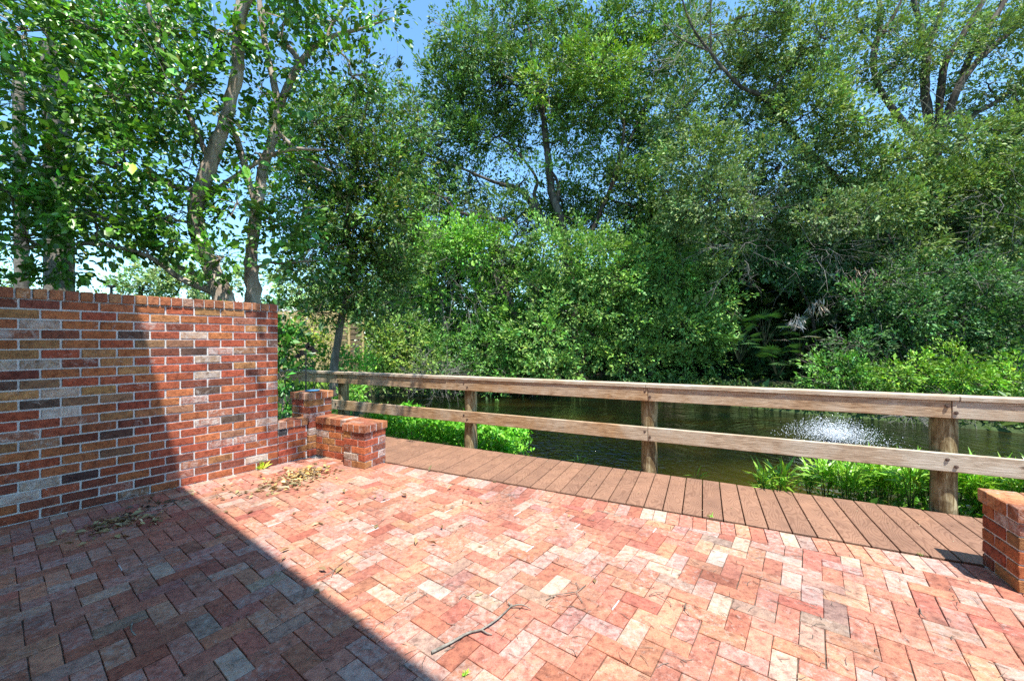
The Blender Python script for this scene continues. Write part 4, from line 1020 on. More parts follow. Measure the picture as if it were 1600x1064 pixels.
# ------------------------------------------------------------------ fan palms in the shade
PALM_STALK = simple('palm_stalk', (.012, .018, .008), (.03, .04, .015), 20, .7, .1)
def fan_palm(px, py, Yf, n, label, size=.55, dead=0):
    b0 = at(px, py, Yf); t = empty('fan_palm', (b0.x, b0.y, ground_z(b0.x, b0.y).item())); tag(t, label, 'fan palm', 'fan palms in the dark hollow of the far bank')
    for k in range(n):
        az = k*2.4 + px; el = rng.uniform(.1, 1.2); d = np.array([math.cos(az)*math.cos(el), math.sin(az)*math.cos(el)*.8 - .2, math.sin(el)])
        tip = np.array(b0) + d*size*rng.uniform(.7, 1.3); mbs = MB(); base = np.array([b0.x, b0.y, b0.z - .5])
        mbs.tube([base, (base+tip)/2 + [0, 0, .08], tip], [.012, .009, .006], 4)
        mbs.build('stalk', PALM_STALK, t)
        nb = 15; an = np.linspace(-1.5, 1.5, nb); d2 = norm(d + np.array([0, -.5, -.2])); sd = norm(np.cross(d2, [0, 0, 1])); up = np.cross(sd, d2)
        dirs = d2*np.cos(an)[:, None] + sd*np.sin(an)[:, None] + np.array([0, 0, -.25])
        isd = k < dead
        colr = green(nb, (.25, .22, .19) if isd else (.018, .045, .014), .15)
        v, f, c = leaf_arrays(np.repeat(tip[None], nb, 0), dirs, np.repeat(up[None], nb, 0) + rng.normal(0, .15, (nb, 3)), size*.8*(1-.25*np.abs(an)/1.5), .045*np.ones(nb), colr, .15)
        link('fan_leaf', np_mesh('fan_leaf', v, f, 3, c, M['leaf_near']), t)
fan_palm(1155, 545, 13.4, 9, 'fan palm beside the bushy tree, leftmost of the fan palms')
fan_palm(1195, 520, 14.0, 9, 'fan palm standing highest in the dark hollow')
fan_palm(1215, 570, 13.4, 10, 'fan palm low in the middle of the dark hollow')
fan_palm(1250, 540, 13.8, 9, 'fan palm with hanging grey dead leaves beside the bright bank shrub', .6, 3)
# hanging dead palm skirt / grey debris
mbd = []
for (px, py, Yf, n, r, cc) in ((1245, 500, 13.4, 70, .22, (.34, .34, .36)), (1275, 478, 13.6, 60, .30, (.36, .32, .28)), (1345, 440, 13.2, 110, .45, (.24, .19, .16))):
    p = np.array(at(px, py, Yf)); c = p + rng.normal(0, r*.5, (n, 3)); d = norm(rng.normal(0, .5, (n, 3)) + [0, 0, -1])
    mbd.append(leaf_arrays(c, d, norm(rng.normal(size=(n, 3))), .28*np.exp(rng.normal(0, .3, n)), .03*np.ones(n), green(n, cc, .25)))
for q, (v, f, c) in enumerate(mbd):
    o = link('dead_frond_clump', np_mesh('dead_frond_clump', v, f, 3, c, M['leaf_litter'])); lab = ['pale grey clump of dead fronds hanging beside the fan palms', 'brown twiggy dead fronds just above the pale grey clump', 'dull brown clump of dead fronds under the huge oak foliage'][q]
    tag(o, lab, 'dead fronds', kind='stuff')

# ------------------------------------------------------------------ left bank beyond the railing
yl = (1.4, 1.2, .7)
make_tree('garden_shrub', 'yellow green garden shrub in front of the wooden fence', 'shrub', (at(490, 590, 13).x, 13, -.3), [], [],
          pc([(455, 545, 25, 28, 0, 1, yl), (490, 530, 28, 25, 0, .8, yl), (520, 545, 20, 25, 0, .7), (480, 512, 18, 10, 16, .4, yl)], 13, .4),
          dict(base=(.07, .115, .02), leaf=.10, sub_r=.28, per_m2=140, lean=.4, aspect=.45, var=.3, subvar=.3, yellow=.12, shell=.2), 'bark_oak', twig_r=.008, bare=60)
make_tree('garden_shrub', 'low dark green shrub above the left end of the railing', 'shrub', (at(520, 585, 11).x, 11, -.3), [], [],
          pc([(500, 568, 25, 12), (535, 570, 20, 12), (470, 575, 20, 8)], 11, .3),
          dict(base=(.04, .11, .018), leaf=.08, sub_r=.22, per_m2=220, lean=.5, aspect=.55, var=.25, subvar=.3, shell=.2), 'bark_oak', twig_r=.007)
make_tree('garden_shrub', 'bright green low shrub between the fence and the railing', 'shrub', (at(555, 585, 12).x, 12, -.3), [], [],
          pc([(548, 568, 22, 10), (575, 575, 18, 8)], 12, .3),
          dict(base=(.08, .20, .02), leaf=.07, sub_r=.22, per_m2=260, lean=.6, aspect=.55, var=.2, subvar=.2, shell=.2), 'bark_oak', twig_r=.007)
make_tree('bank_plant', 'leafy bright plant on the left bank framed between the railing boards', 'plant', (at(545, 640, 7.6).x, 7.6, -.4), [], [],
          pc([(545, 620, 18, 18), (560, 608, 12, 8), (530, 632, 15, 10)], 7.7, .2),
          dict(base=(.07, .17, .02), leaf=.06, sub_r=.14, per_m2=500, lean=.5, aspect=.5, var=.25, subvar=.25, shell=.2), 'bark_oak', twig_r=.004)
make_tree('dark_shrub', 'dark large leaved shrub squeezed between the tall wall end and the iron ornament', 'shrub', (at(450, 640, 5.6).x, 5.6, -.1), [pl([(440, 690, 5.6, .02), (445, 600, 5.6, .015), (450, 520, 5.6, .008)])], [],
          pc([(445, 510, 18, 22), (452, 545, 14, 15, 0, .6), (440, 590, 22, 18), (452, 630, 22, 22), (430, 540, 15, 40), (460, 665, 18, 10, 5.5)], 5.6, .1),
          dict(base=(.028, .085, .015), leaf=.09, sub_r=.13, per_m2=330, lean=.5, aspect=.5, var=.3, subvar=.3, shell=.2), 'bark_near', 'leaf_near', twig_r=.004)
# grasses and ground cover carpeting the far left lawn and the banks
def scatter_leaves(name, label, cat, pts, nrmh, leaf, base, asp, lean, up, mat='leaf_far', var=.25):
    n = len(pts); di = norm(rng.normal(0, 1, (n, 3)) + np.array([0, 0, up])); nr = norm(rng.normal(0, .5, (n, 3)) + [0, 0, lean])
    sz = leaf*np.exp(rng.normal(0, .3, n)); v, f, c = leaf_arrays(pts, di, nr, sz, sz*asp, green(n, base, var))
    o = link(name, np_mesh(name, v, f, 3, c, M[mat])); tag(o, label, cat, kind='stuff'); return o
# left bed just behind the deck
n = 9000; ss = rng.uniform(-4.7, -2.3, n); nn_ = 4.52 + rng.random(n)**1.0*1.0
hmax = np.clip(.30 - .10*(ss+4.7), .06, .3)*(1 - .35*np.abs(nn_-4.8)) + .05*np.sin(ss*7)+.04*np.sin(nn_*9+ss*3)
keep = (nn_ < 5.5) ; zz = np.maximum(hmax - rng.random(n)**1.6*.35, -.4)
pts = np.stack([E.x*ss+Nn.x*nn_, E.y*ss+Nn.y*nn_, zz], 1)[keep]
scatter_leaves('ground_cover', 'bright green ground cover spilling up behind the left part of the deck', 'ground cover', pts, 0, .062, (.075, .20, .018), .55, .7, .25)
n = 700; ss = -2.35 + rng.normal(0, .10, n); nn_ = 4.55 + rng.random(n)*.22
pts = np.stack([E.x*ss+Nn.x*nn_, E.y*ss+Nn.y*nn_, rng.uniform(-.25, .07, n)], 1)
scatter_leaves('leafy_weed', 'small bright weed at the foot of the second railing post', 'weed', pts, 0, .05, (.085, .22, .02), .5, .7, .3)
# lawn patch at far left and mud/algae strip
gxp = rng.uniform(-16, -3.8, 30000); gyp = rng.uniform(6.5, 20, 30000); d_ = sdist(gxp, gyp, SHORE); kp = d_ > .15
pts = np.stack([gxp, gyp, ground_z(gxp, gyp)], 1)[kp]
scatter_leaves('rough_grass', 'rough grass growing on the left bank towards the fence', 'grass', pts, 0, .16, (.085, .15, .022), .18, .2, 1.6)
# far bank undergrowth
t_ = rng.random(16000); P0 = np.array(SHORE[3:12]); seg = (t_*(len(P0)-1)); i0 = seg.astype(int); fr_ = (seg-i0)[:, None]
pp = P0[i0]*(1-fr_) + P0[np.minimum(i0+1, len(P0)-1)]*fr_ + np.abs(rng.normal(0, .8, (16000, 2)))*np.array([.35, .9])
pts = np.stack([pp[:, 0], pp[:, 1], ground_z(pp[:, 0], pp[:, 1]) + rng.random(16000)**2*.4], 1)
scatter_leaves('undergrowth', 'low undergrowth along the edge of the far bank', 'undergrowth', pts, 0, .13, (.035, .065, .016), .4, .4, .8)

# right bed: narrow leaved plants
def blade_plant_mesh(kind, n, h, L_, seed):
    V = []; r2 = np.random.default_rng(seed)
    c = np.zeros((n, 3)); c[:, :2] = r2.normal(0, .035, (n, 2)); c[:, 2] = r2.uniform(.15, 1, n)*h
    az = r2.uniform(0, 2*math.pi, n); el = r2.uniform(.45, 1.35, n)
    d = np.stack([np.cos(az)*np.cos(el), np.sin(az)*np.cos(el), np.sin(el)], 1)
    c[:, :2] += d[:, :2]*c[:, 2:3]*.15
    sz = L_*np.exp(r2.normal(0, .2, n)); k = np.exp(r2.normal(0, .22, (n, 1)))
    colr = np.array([[.25, .48, .05]])*k*np.concatenate([1+r2.normal(0, .15, (n, 1)), np.ones((n, 1)), np.ones((n, 1))], 1)
    # each leaf: two joined segments that arch over
    nr = norm(np.array([0, 0, 1.0]) + r2.normal(0, .3, (n, 3))); s_ = norm(np.cross(d, nr)); W = (sz*.10)[:, None]; Lh = sz[:, None]
    m1 = c + d*Lh*.5; d2 = norm(d + np.array([0, 0, -.55])); tp = m1 + d2*Lh*.5
    v = np.stack([c, m1 + s_*W*.5, tp, m1 - s_*W*.5, m1 + nr*-.15*W], 1).reshape(-1, 3); b_ = (np.arange(n)*5)[:, None]
    f = np.concatenate([b_+[[0, 1, 4]], b_+[[0, 4, 3]], b_+[[4, 1, 2]], b_+[[3, 4, 2]]])
    cc = np.repeat(np.concatenate([colr, np.ones((n, 1))], 1), 5, 0)
    return np_mesh('leaves', v, f, 3, cc, M['leaf_near'])
leafsets = [blade_plant_mesh('a', 85, .25, .21, s_) for s_ in (1, 2, 3, 4)]
sprig_me = blade_plant_mesh('s', 7, .10, .34, 9)
stemm = MB(); 
for a in range(5):
    th = a*1.26; stemm.tube([(0, 0, -.3), (.02*math.cos(th), .02*math.sin(th), 0), (.07*math.cos(th), .07*math.sin(th), .32)], [.004, .004, .002], 4)
stem_me = stemm.mesh('stems', simple('green_stem', (.05, .09, .02), (.09, .12, .03), 20, .6, .1))
def blade_plant(s, n, z, sc, label, k, rzz=0):
    t = empty('narrow_leaved_plant', tuple(sn(s, n, z)), rzz); t.scale = (sc, sc, sc)
    tag(t, label, 'plant', 'narrow leaved plants behind the right part of the deck')
    for nm, me_ in (('leaves', leafsets[k % 4]), ('stems', stem_me)):
        o = bpy.data.objects.new(nm, me_); col.objects.link(o); o.parent = t
    return t
lab = 'bright narrow leaved plant in the dense bed behind the right part of the deck'
plants = []
for k in range(64):
    s = .95 + 3.6*((k*.618034) % 1)**.8; n = 4.50 + random.random()*.55
    zz = -.15 + .16*min(1, (s - .75)/1.2) - (n-4.5)*.18
    if abs(s - 1.75) < .12 and n < 4.56: n += .14
    plants.append(blade_plant(s, n, zz + random.uniform(-.04, .04), random.uniform(.75, 1.1), lab, k, random.uniform(0, 6)))
blade_plant(.52, 4.42, -.13, .8, 'grassy tuft standing alone at the left end of the plant bed', 1)
blade_plant(.66, 4.47, -.12, .95, 'taller grassy tuft just right of the lone tuft at the bed end', 2)
for (s, n, sc, lb) in ((-.05, 4.40, .45, 'lone sprig of narrow leaves poking above the deck edge right of the third post'), (-1.25, 4.40, .42, 'small sprig against the rippled water between the second and third posts'), (-.66, 4.40, .25, 'tiny sprig beside the foot of the third post'), (-2.05, 4.40, .3, 'tiny grass blades at the deck edge right of the second post')):
    t = blade_plant(s, n, -.05, sc, lb, int(sc*10)); del t['group']; t.children[0].data = sprig_me
# dense low fill under them
n = 8000; ss = .9 + 4.0*rng.random(n)**.7; nn_ = rng.uniform(4.46, 5.1, n)
pts = np.stack([E.x*ss+Nn.x*nn_, E.y*ss+Nn.y*nn_, np.clip(-.10+(ss-1.2)*.09, -.18, .06) - rng.random(n)**1.4*.28], 1)
dd_ = (np.abs(ss-1.75) < .1) & (nn_ < 4.52); pts = pts[~dd_]
scatter_leaves('ground_cover', 'leafy green fill under the narrow leaved plants behind the right part of the deck', 'ground cover', pts, 0, .05, (.05, .12, .015), .45, .6, .5)
# purple flowers
fm = simple('purple_petal', (.22, .09, .42), (.30, .14, .55), 30, .6, .1)
def flower(p, label, r=.022):
    t = empty('purple_flower', tuple(p)); tag(t, label, 'flower')
    MB().tube([p - Vector((.01, 0, .25)), p - Vector((.004, 0, .1)), p], .0025, 5).build('stem', stem_me.materials[0], t)
    for k in range(5):
        a = k*2*math.pi/5; u = Vector((math.cos(a), -.35, math.sin(a))).normalized(); w = Vector((-math.sin(a), 0, math.cos(a)))
        mb = MB(); c = p + u*r*.6
        mb.add([p, p + u*r*.6 + w*r*.45, p + u*r*1.15 + w*r*.35, p + u*r*1.25 + Vector((0, -.004, 0)), p + u*r*1.15 - w*r*.35, p + u*r*.6 - w*r*.45, p + u*r*.7 + Vector((0, .004, 0))], [(0,1,6),(1,2,6),(2,3,6),(3,4,6),(4,5,6),(5,0,6)])
        mb.build('petal', fm, t)
flower(at(1308, 727, 4.02), 'purple flower standing above the narrow leaves in front of the fountain')
flower(at(1582, 748, 3.6), 'purple flower near the right edge below the lower rail', .02)

# ------------------------------------------------------------------ fountain
ft = empty('fountain', FOUNT); tag(ft, 'low floating fountain throwing a dome of white spray on the dark water', 'fountain')
mb = MB(); mb.tube([(FOUNT[0], FOUNT[1], WZ-.12), (FOUNT[0], FOUNT[1], WZ+.03)], [.22, .2], 16); mb.tube([(FOUNT[0], FOUNT[1], WZ+.03), (FOUNT[0], FOUNT[1], WZ+.09)], [.05, .035], 10)
mb.build('float', M['iron'], ft)
nd_ = 9000; az = rng.uniform(0, 2*math.pi, nd_); el = np.where(rng.random(nd_) < .55, rng.uniform(.75, 1.45, nd_), rng.uniform(.45, 1.1, nd_)); v0 = np.where(el > .9, rng.uniform(2.0, 3.3, nd_), rng.uniform(2.0, 3.5, nd_))
ft_ = rng.random(nd_)*2*v0*np.sin(el)/9.81
rr_ = v0*np.cos(el)*ft_; zz_ = v0*np.sin(el)*ft_ - 4.905*ft_**2
c = np.stack([FOUNT[0] + rr_*np.cos(az), FOUNT[1] + rr_*np.sin(az), WZ + .05 + zz_], 1) + rng.normal(0, .02, (nd_, 3))
r = (.0038*np.exp(rng.normal(0, .35, nd_)))[:, None]
vel = norm(np.stack([np.cos(az)*v0*np.cos(el), np.sin(az)*v0*np.cos(el), v0*np.sin(el)-9.81*ft_], 1))
sd = norm(np.cross(vel, [.1, .2, .97])); up_ = np.cross(sd, vel)
v = np.stack([c + vel*r*1.6, c + sd*r, c + up_*r, c - sd*r, c - up_*r, c - vel*r*1.6], 1).reshape(-1, 3); b_ = (np.arange(nd_)*6)[:, None]
f = np.concatenate([b_+[[0, 1, 2]], b_+[[0, 2, 3]], b_+[[0, 3, 4]], b_+[[0, 4, 1]], b_+[[5, 2, 1]], b_+[[5, 3, 2]], b_+[[5, 4, 3]], b_+[[5, 1, 4]]])
o = link('spray', np_mesh('spray', v, f, 3, None, M['spray'], True), ft); o['kind'] = 'stuff'

# ------------------------------------------------------------------ fence and far houses at left
fe = empty('wooden_fence', tuple(at(500, 560, 19))); tag(fe, 'sunlit wooden garden fence behind the yellow green shrubs', 'fence')
for k in range(9):
    a = at(430 + k*12.5, 500, 19.5); MB().bevbox(Vector((a.x, 19.5, -.4)), (.36, 0, 0), (0, .03, 0), (0, 0, 3.2 + random.uniform(-.02, .02)), .005).build('board', M['fencewood'], fe)
fd = empty('wooden_gate', tuple(at(545, 560, 18.6))); tag(fd, 'darker slatted gate of horizontal boards at the right end of the garden fence', 'gate')
a = at(526, 506, 18.6); bnd = at(566, 506, 18.6)
for k in range(9): MB().bevbox(Vector((a.x, 18.6, -.15 + k*.26)), (bnd.x - a.x, 0, 0), (0, .03, 0), (0, 0, .21), .005).build('slat', M['fencedark'], fd)
for xx in (a.x - .08, (a.x+bnd.x)/2 - .05, bnd.x): MB().bevbox(Vector((xx, 18.52, -.4)), (.1, 0, 0), (0, .07, 0), (0, 0, 2.7), .006).build('gate_post', M['fencewood'], fd)

def house(label, x0, x1, Yh, zw, zr, depth, wallm, roofm, wins, trim='white'):
    t = empty('house', ((x0+x1)/2, Yh, -.2)); tag(t, label, 'house')
    MB().box((x0, Yh, -.3), (x1-x0, 0, 0), (0, depth, 0), (0, 0, zw+.3)).build('wall', M[wallm], t)
    mb = MB(); o = .5; zm = zw - .02
    mb.add([(x0-o, Yh-o, zm), (x1+o, Yh-o, zm), (x1+o, Yh+depth+o, zm), (x0-o, Yh+depth+o, zm), (x0+depth*.3, Yh+depth/2, zr), (x1-depth*.3, Yh+depth/2, zr)], [(0,1,5,4), (1,2,5), (2,3,4,5), (3,0,4), (3,2,1,0)])
    mb.build('roof', M[roofm], t)
    MB().box((x0-o-.02, Yh-o-.04, zm-.16), (x1-x0+2*o+.04, 0, 0), (0, .05, 0), (0, 0, .18)).build('fascia', M[trim], t)
    for (wx, wz, ww, wh) in wins:
        f_ = MB().box((wx-.06, Yh-.04, wz-.06), (ww+.12, 0, 0), (0, .06, 0), (0, 0, wh+.12)).build('window', M['white'], t)
        MB().box((wx, Yh-.055, wz), (ww, 0, 0), (0, .02, 0), (0, 0, wh)).build('pane', M['glass'], f_)
    return t
xa = at(425, 0, 38).x; xb = at(482, 0, 38).x
house('far house with a pale roof edge beside the tall brick wall end', xa - 3, xb, 38, 3.3, 4.9, 8, 'stucco', 'white', [(xb-2.6, 1.0, 1.2, 1.2)])
xa = at(600, 0, 34).x; xb = at(712, 0, 34).x
house('far grey roofed house glimpsed between the dark crooked forks', xa, xb, 34, 2.3, 3.8, 8, 'stucco', 'roofgrey', [(xa+1.2, .9, 1.3, 1.1), (xb-2.6, .9, 1.3, 1.1)])
xa = at(792, 0, 30).x; xb = at(850, 0, 30).x
house('far red brick house showing behind the forked trunk', xa, xb + 2, 30, 3.6, 4.6, 7, 'redwall', 'roofgrey', [(xb+.2, 1.2, 1.0, 1.2)])
p = at(174, 462, 16); t = empty('vent_pipe', (p.x, p.y, 0)); tag(t, 'thin dark capped pipe sticking up beyond the brick wall', 'pipe')
MB().tube([(p.x, p.y, 0), (p.x, p.y, 3.5)], .045, 8).build('pipe', M['iron'], t); MB().tube([(p.x, p.y, 3.5), (p.x, p.y, 3.58)], .13, 10).build('pipe_cap', M['iron'], t)

# ------------------------------------------------------------------ house behind the camera whose eave shades the patio
hs = empty('house', tuple(WD*-2.0)); tag(hs, 'house behind the viewer whose straight roof edge throws the shade on the patio', 'house')
EH = 6.0; sh = -(.19*WD.x*-1 + .38*WD.y)             # shift of the edge along the wall per metre of height
te = WO.dot(WD) + 1.015 - EH*(-.19*WD.x + .38*WD.y)  # WD coordinate of the eave
up_w = WO.dot(WP)
EW = WP + WD*.0196
def tw_(t, u, z=0): return WD*(t - .0196*up_w) + EW*u + Vector((0, 0, z))
MB().box(tw_(te-1.6-6, up_w-1.5, -.1), EW*11.0, WD*6, Vector((0, 0, EH+.0))).build('wall', M['stucco'], hs)
mb = MB(); mb.box(tw_(te-.02-8, up_w-2.6, EH-.12+.0), EW*12.5, WD*8.02, Vector((0, 0, .12))); mb.build('eave', M['white'], hs)
a, b_, c, d = tw_(te-.02, up_w-2.6, EH), tw_(te-.02, up_w+9.9, EH), tw_(te-8, up_w+9.9, EH), tw_(te-8, up_w-2.6, EH)
e1, e2 = tw_(te-4, up_w-2.6, EH+.9), tw_(te-4, up_w+9.9, EH+.9)
mb = MB(); mb.add([a+Vector((0,0,.004)), b_+Vector((0,0,.004)), c+Vector((0,0,.004)), d+Vector((0,0,.004)), e1, e2], [(0,1,5,4), (2,3,4,5), (1,2,5), (3,0,4), (3,2,1,0)]); mb.build('roof', M['roofgrey'], hs)

# ------------------------------------------------------------------ small things on the patio
def gp(px, py, z=0.0):
    Yq = F*(CAMZ - z)/(py - 533); return Vector(((px-800)*Yq/F, Yq, z))
def litter(label, px, py, n, r, spread, cols, seed):
    r2 = np.random.default_rng(seed); c0 = np.array(gp(px, py)); V = []
    c = c0 + np.stack([r2.normal(0, r, n), r2.normal(0, r*spread, n), np.abs(r2.normal(0, .012, n))*np.exp(-1.0) + .004], 1)
    d2 = ((c[:, :2]-c0[:2])**2).sum(1)/r**2; c[:, 2] += .022*np.exp(-d2)*r2.random(n)
    di = norm(np.concatenate([r2.normal(size=(n, 2)), r2.normal(0, .18, (n, 1))], 1)); nr = norm(np.concatenate([r2.normal(0, .4, (n, 2)), np.ones((n, 1))], 1))
    cc = np.array(cols)[r2.integers(len(cols), size=n)]*np.exp(r2.normal(0, .25, (n, 1)))
    sz = .052*np.exp(r2.normal(0, .25, n)); v, f, cl = leaf_arrays(c, di, nr, sz, sz*.42, cc, .35)
    v[:, 2] = np.maximum(v[:, 2], .0025)
    o = link('leaf_litter', np_mesh('leaf_litter', v, f, 3, cl, M['leaf_litter'])); tag(o, label, 'leaf litter', kind='stuff')
dry = [(.34, .24, .12), (.26, .17, .09), (.45, .36, .22), (.16, .10, .06), (.30, .26, .13)]
litter('heap of dry tan leaves in the sunny corner by the low brick walls', 472, 745, 330, .12, 1.3, dry + [(.58, .34, .12), (.50, .36, .18)], 3)
litter('scattered dry leaves below the heap towards the wall', 442, 762, 60, .16, .7, dry, 5)
litter('dull leaf litter lying in the shade by the wall foot', 185, 820, 130, .11, .9, dry, 9)
litter('few dark leaves further along in the shade', 250, 792, 26, .10, .8, [(.05, .04, .03), (.10, .08, .05)], 11)
litter('small dry leaves dotted over the sunny bricks', 600, 810, 46, .8, .6, dry, 12)
litter('thin line of leaf scraps gathered along the foot of the tall wall', 330, 765, 50, .5, .35, dry, 15)
scr = []
for k in range(70):
    q = sn(random.uniform(-2.6, 4.5), random.uniform(3.46, 4.30), .006); scr.append(q)
for k in range(30):
    q = sn(-4.08 + BW*random.randint(8, 60) - .004, random.uniform(3.46, 4.30), .003); scr.append(q)
P_ = np.array([list(q) for q in scr]); n_ = len(P_)
v, f, c = leaf_arrays(P_, norm(np.concatenate([rng.normal(size=(n_, 2)), np.full((n_, 1), .05)], 1)), np.tile([[.1, 0, 1.0]], (n_, 1)), .016*np.exp(rng.normal(0, .4, n_)), .008*np.ones(n_), np.array(dry + [(.5, .42, .30)])[rng.integers(6, size=n_)])
o = link('leaf_scraps', np_mesh('leaf_scraps', v, f, 3, c, M['leaf_litter'])); tag(o, 'tiny leaf scraps lying on the deck boards and in their gaps', 'debris', kind='stuff')
mb_l = MB()
def stick(label, pts, r0, r1, forks=(), mat='twig', name='fallen_twig'):
    P = [gp(x, y, .006 + h) for x, y, h in pts]; o = empty(name, tuple(P[0])); tag(o, label, 'twig')
    mb = MB(); sp = smooth_path([(*p, r0 + (r1-r0)*k/(len(P)-1)) for k, p in enumerate(P)], 4); tube_np(mb, sp, 6); mb.build('stem', M[mat], o)
    for fk in forks:
        Q = [gp(x, y, .006 + h) for x, y, h in fk]; mb = MB(); tube_np(mb, smooth_path([(*p, r1*1.1*(1 - .5*k/(len(Q)-1))) for k, p in enumerate(Q)], 4), 5); mb.build('side_twig', M[mat], o)
stick('longest fallen branch with pale lichen on the sunny bricks', [(674, 1020, .004), (705, 1004, .006), (730, 990, .006), (752, 984, .008)], .0065, .0045, [[(752, 984, .008), (775, 969, .01), (795, 951, .006), (800, 944, .004)], [(752, 984, .008), (762, 990, .006), (769, 992, .002)], [(797, 948, .006), (815, 945, .02), (830, 952, .004)], [(797, 946, .004), (794, 941, .01)]], 'palebark', 'fallen_branch')
stick('forked dark twig in the middle of the sunny bricks', [(853, 938, .0), (870, 930, .008), (900, 925, .01), (916, 914, .0)], .0022, .0018, [[(900, 925, .01), (906, 934, .004), (910, 942, 0)], [(900, 925, .01), (880, 928, .02), (858, 931, .0)], [(905, 920, .01), (900, 909, .004)]])
stick('straight thin twig crossing near the shadow edge', [(495, 906, .0), (515, 896, .004), (535, 880, .003), (552, 869, .0)], .0025, .0012, [[(524, 888, .004), (520, 896, 0), (518, 902, 0)]])
stick('curved twig right of the forked dark twig', [(1014, 931, .0), (1024, 926, .015), (1037, 926, .0)], .0022, .0012, [[(1024, 926, .015), (1045, 940, .004), (1049, 948, 0)]])
stick('small three pronged twig low right of centre', [(1067, 945, .0), (1072, 952, .01), (1077, 960, .0)], .0022, .0014, [[(1072, 952, .01), (1071, 942, 0)]])
stick('bent twig near the right of the sunny bricks', [(1437, 951, .0), (1440, 960, .012), (1447, 966, .0)], .0028, .0018, [[(1440, 960, .01), (1434, 958, 0)]])
stick('short twig in front of the deck boards', [(566, 829, .0), (585, 822, .008), (600, 812, .0)], .0022, .0012)
stick('fine twig below the deck middle', [(790, 777, .0), (800, 774, .006), (811, 773, .0)], .002, .0012, [[(802, 774, .005), (804, 769, .02)]])
stick('green curled leaf stalk lying in the shade', [(206, 974, .0), (205, 985, .02), (212, 993, .0)], .004, .003, [], 'palebark', 'curled_stalk')
stick('thin dark twig in the shade left of centre', [(160, 954, .0), (172, 953, .004), (184, 946, .0)], .002, .0012)
stick('curved hair thin twig left of the longest branch', [(632, 939, .0), (638, 930, .008), (650, 925, .0)], .0016, .001)
stick('small looped twig above the longest branch', [(718, 936, .0), (724, 929, .008), (733, 934, .0)], .0016, .001)
# loose crumbs of twig all over
pts_ = []; segs = []
for _ in range(420):
    q = gp(random.uniform(300, 1600), 760 + 300*random.random()**1.3, .004)
    if q.dot(Nn) > 3.35 or q.dot(WP) < WO.dot(WP) + .1: continue
    a_ = random.uniform(0, 6.28); l_ = random.uniform(.012, .045); m_ = q + Vector((math.cos(a_)*l_, math.sin(a_)*l_, .003)); a2 = a_ + random.uniform(-.9, .9)
    segs += [(np.array(q), np.array(m_), .0014, .0012), (np.array(m_), np.array(m_ + Vector((math.cos(a2)*l_, math.sin(a2)*l_, -.003))), .0012, .0006)]
v, f = thin_tubes(segs, 4); o = link('twig_crumbs', np_mesh('twig_crumbs', v, f, 4, None, M['twig'])); tag(o, 'tiny broken twigs strewn over the brick paving', 'debris', kind='stuff')
# weeds
def tuft(label, p, n, h, r, base, name='weed'):
    az = rng.uniform(0, 6.28, n); el = rng.uniform(.5, 1.4, n); d = np.stack([np.cos(az)*np.cos(el), np.sin(az)*np.cos(el), np.sin(el)], 1)
    v, f, c = leaf_arrays(np.array(p) + rng.normal(0, r, (n, 3))*[1, 1, 0], d, norm(rng.normal(0, .3, (n, 3)) + [0, 0, 1]), h*np.exp(rng.normal(0, .2, n)), h*.35*np.ones(n), green(n, base, .2))
    tag(link(name, np_mesh(name, v, f, 3, c, M['leaf_near'])), label, 'weed')
wfoot = WO + WD*1.72 + WP*.03
tuft('yellow green weed sprouting at the foot of the tall wall near its end', (wfoot.x, wfoot.y, 0), 16, .085, .012, (.22, .28, .04))
tuft('tiny green weed between bricks at the bottom of the photo', gp(727, 1055), 12, .022, .006, (.16, .30, .04))
tuft('tiny weed in the joint in front of the deck boards', gp(1110, 809), 12, .022, .008, (.12, .24, .03))
tuft('tiny mossy weed at the deck edge near the pillar shadow', gp(1437, 868), 12, .018, .01, (.2, .24, .05))

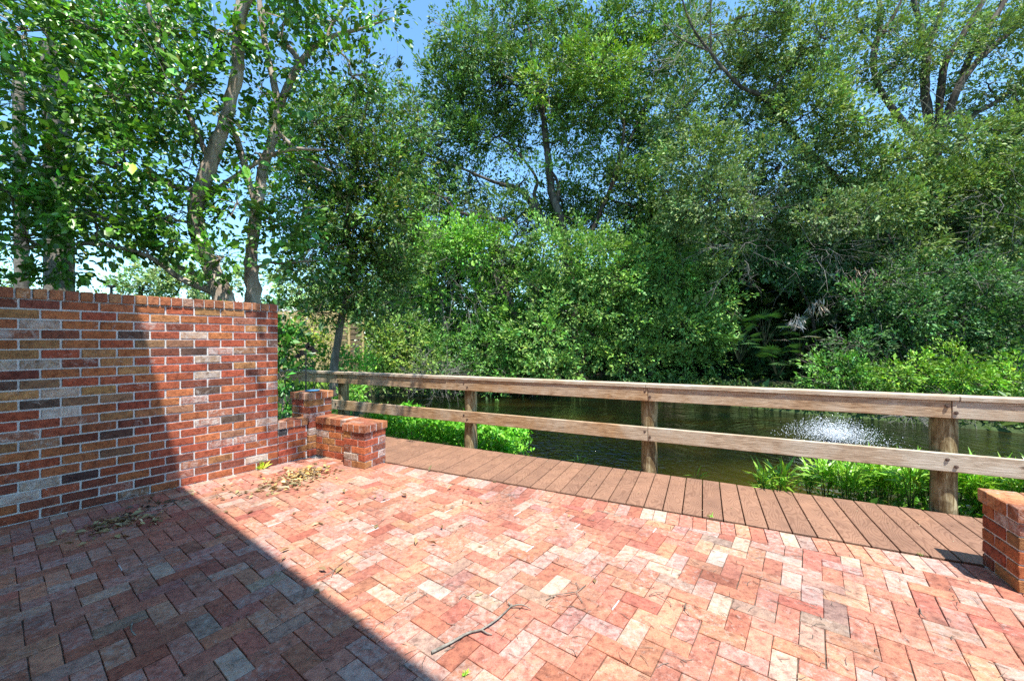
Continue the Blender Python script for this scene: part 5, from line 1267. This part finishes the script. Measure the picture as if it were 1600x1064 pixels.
# iron ornament on the taller pillar and the blue dish
pt = tall_near - E*.155 + Nn*.155; ptop = HTP
t = empty('iron_ornament', (pt.x - .01, pt.y, ptop)); tag(t, 'black iron plant stake with leaf shaped tips standing on the taller pillar', 'ornament')
sx = at(478, 0, pt.y); x0 = sx.x
MB().tube([(x0, pt.y, ptop-.02), (x0, pt.y, ptop+.50)], .008, 6).build('rod', M['iron'], t)
for (dx, dz, sgn) in ((0, .36, 1), (0, .30, -1)):
    pts = []; 
    for q in range(14):
        a_ = q/13*4.2; pts.append((x0 + sgn*(.02 + .075*math.sin(a_*.75)*1.0), pt.y, ptop + dz + .075*math.cos(a_)*.9 - .03 + q*.004))
    MB().tube(pts, .0055, 5).build('scroll', M['iron'], t)
for (dx, dz, a_) in ((-.05, .47, 2.6), (.055, .53, .5), (-.10, .43, 3.4), (.10, .50, -.2), (.02, .56, 1.2)):
    u = Vector((math.cos(a_), 0, math.sin(a_))); w = Vector((-math.sin(a_), 0, math.cos(a_))); c0 = Vector((x0+dx, pt.y, ptop+dz))
    mb = MB(); ring = [c0 - u*.05, c0 - u*.01 + w*.034, c0 + u*.055, c0 - u*.01 - w*.034]
    mb.add([r_ + Vector((0, -.004, 0)) for r_ in ring] + [r_ + Vector((0, .004, 0)) for r_ in ring], [(0,1,2,3), (7,6,5,4), (0,4,5,1), (1,5,6,2), (2,6,7,3), (3,7,4,0)])
    mb.build('iron_leaf', M['iron'], t)
mb = MB(); prof = [(.0, .006), (.05, .006), (.082, .018), (.088, .019), (.078, .014), (.05, .010), (0, .009)]
nS = 20; vv = []; ff = []
for q, (r_, z_) in enumerate(prof):
    for k in range(nS): a_ = 2*math.pi*k/nS; vv.append((pt.x + .02 + r_*math.cos(a_), pt.y - .03 + r_*math.sin(a_), ptop + z_ - .004))
for q in range(len(prof)-1):
    for k in range(nS): k2 = (k+1) % nS; ff.append((q*nS+k, q*nS+k2, (q+1)*nS+k2, (q+1)*nS+k))
mb.add(vv, ff); tag(mb.build('blue_dish', M['blue'], smooth=True), 'shallow blue dish lying on top of the taller brick pillar', 'dish')
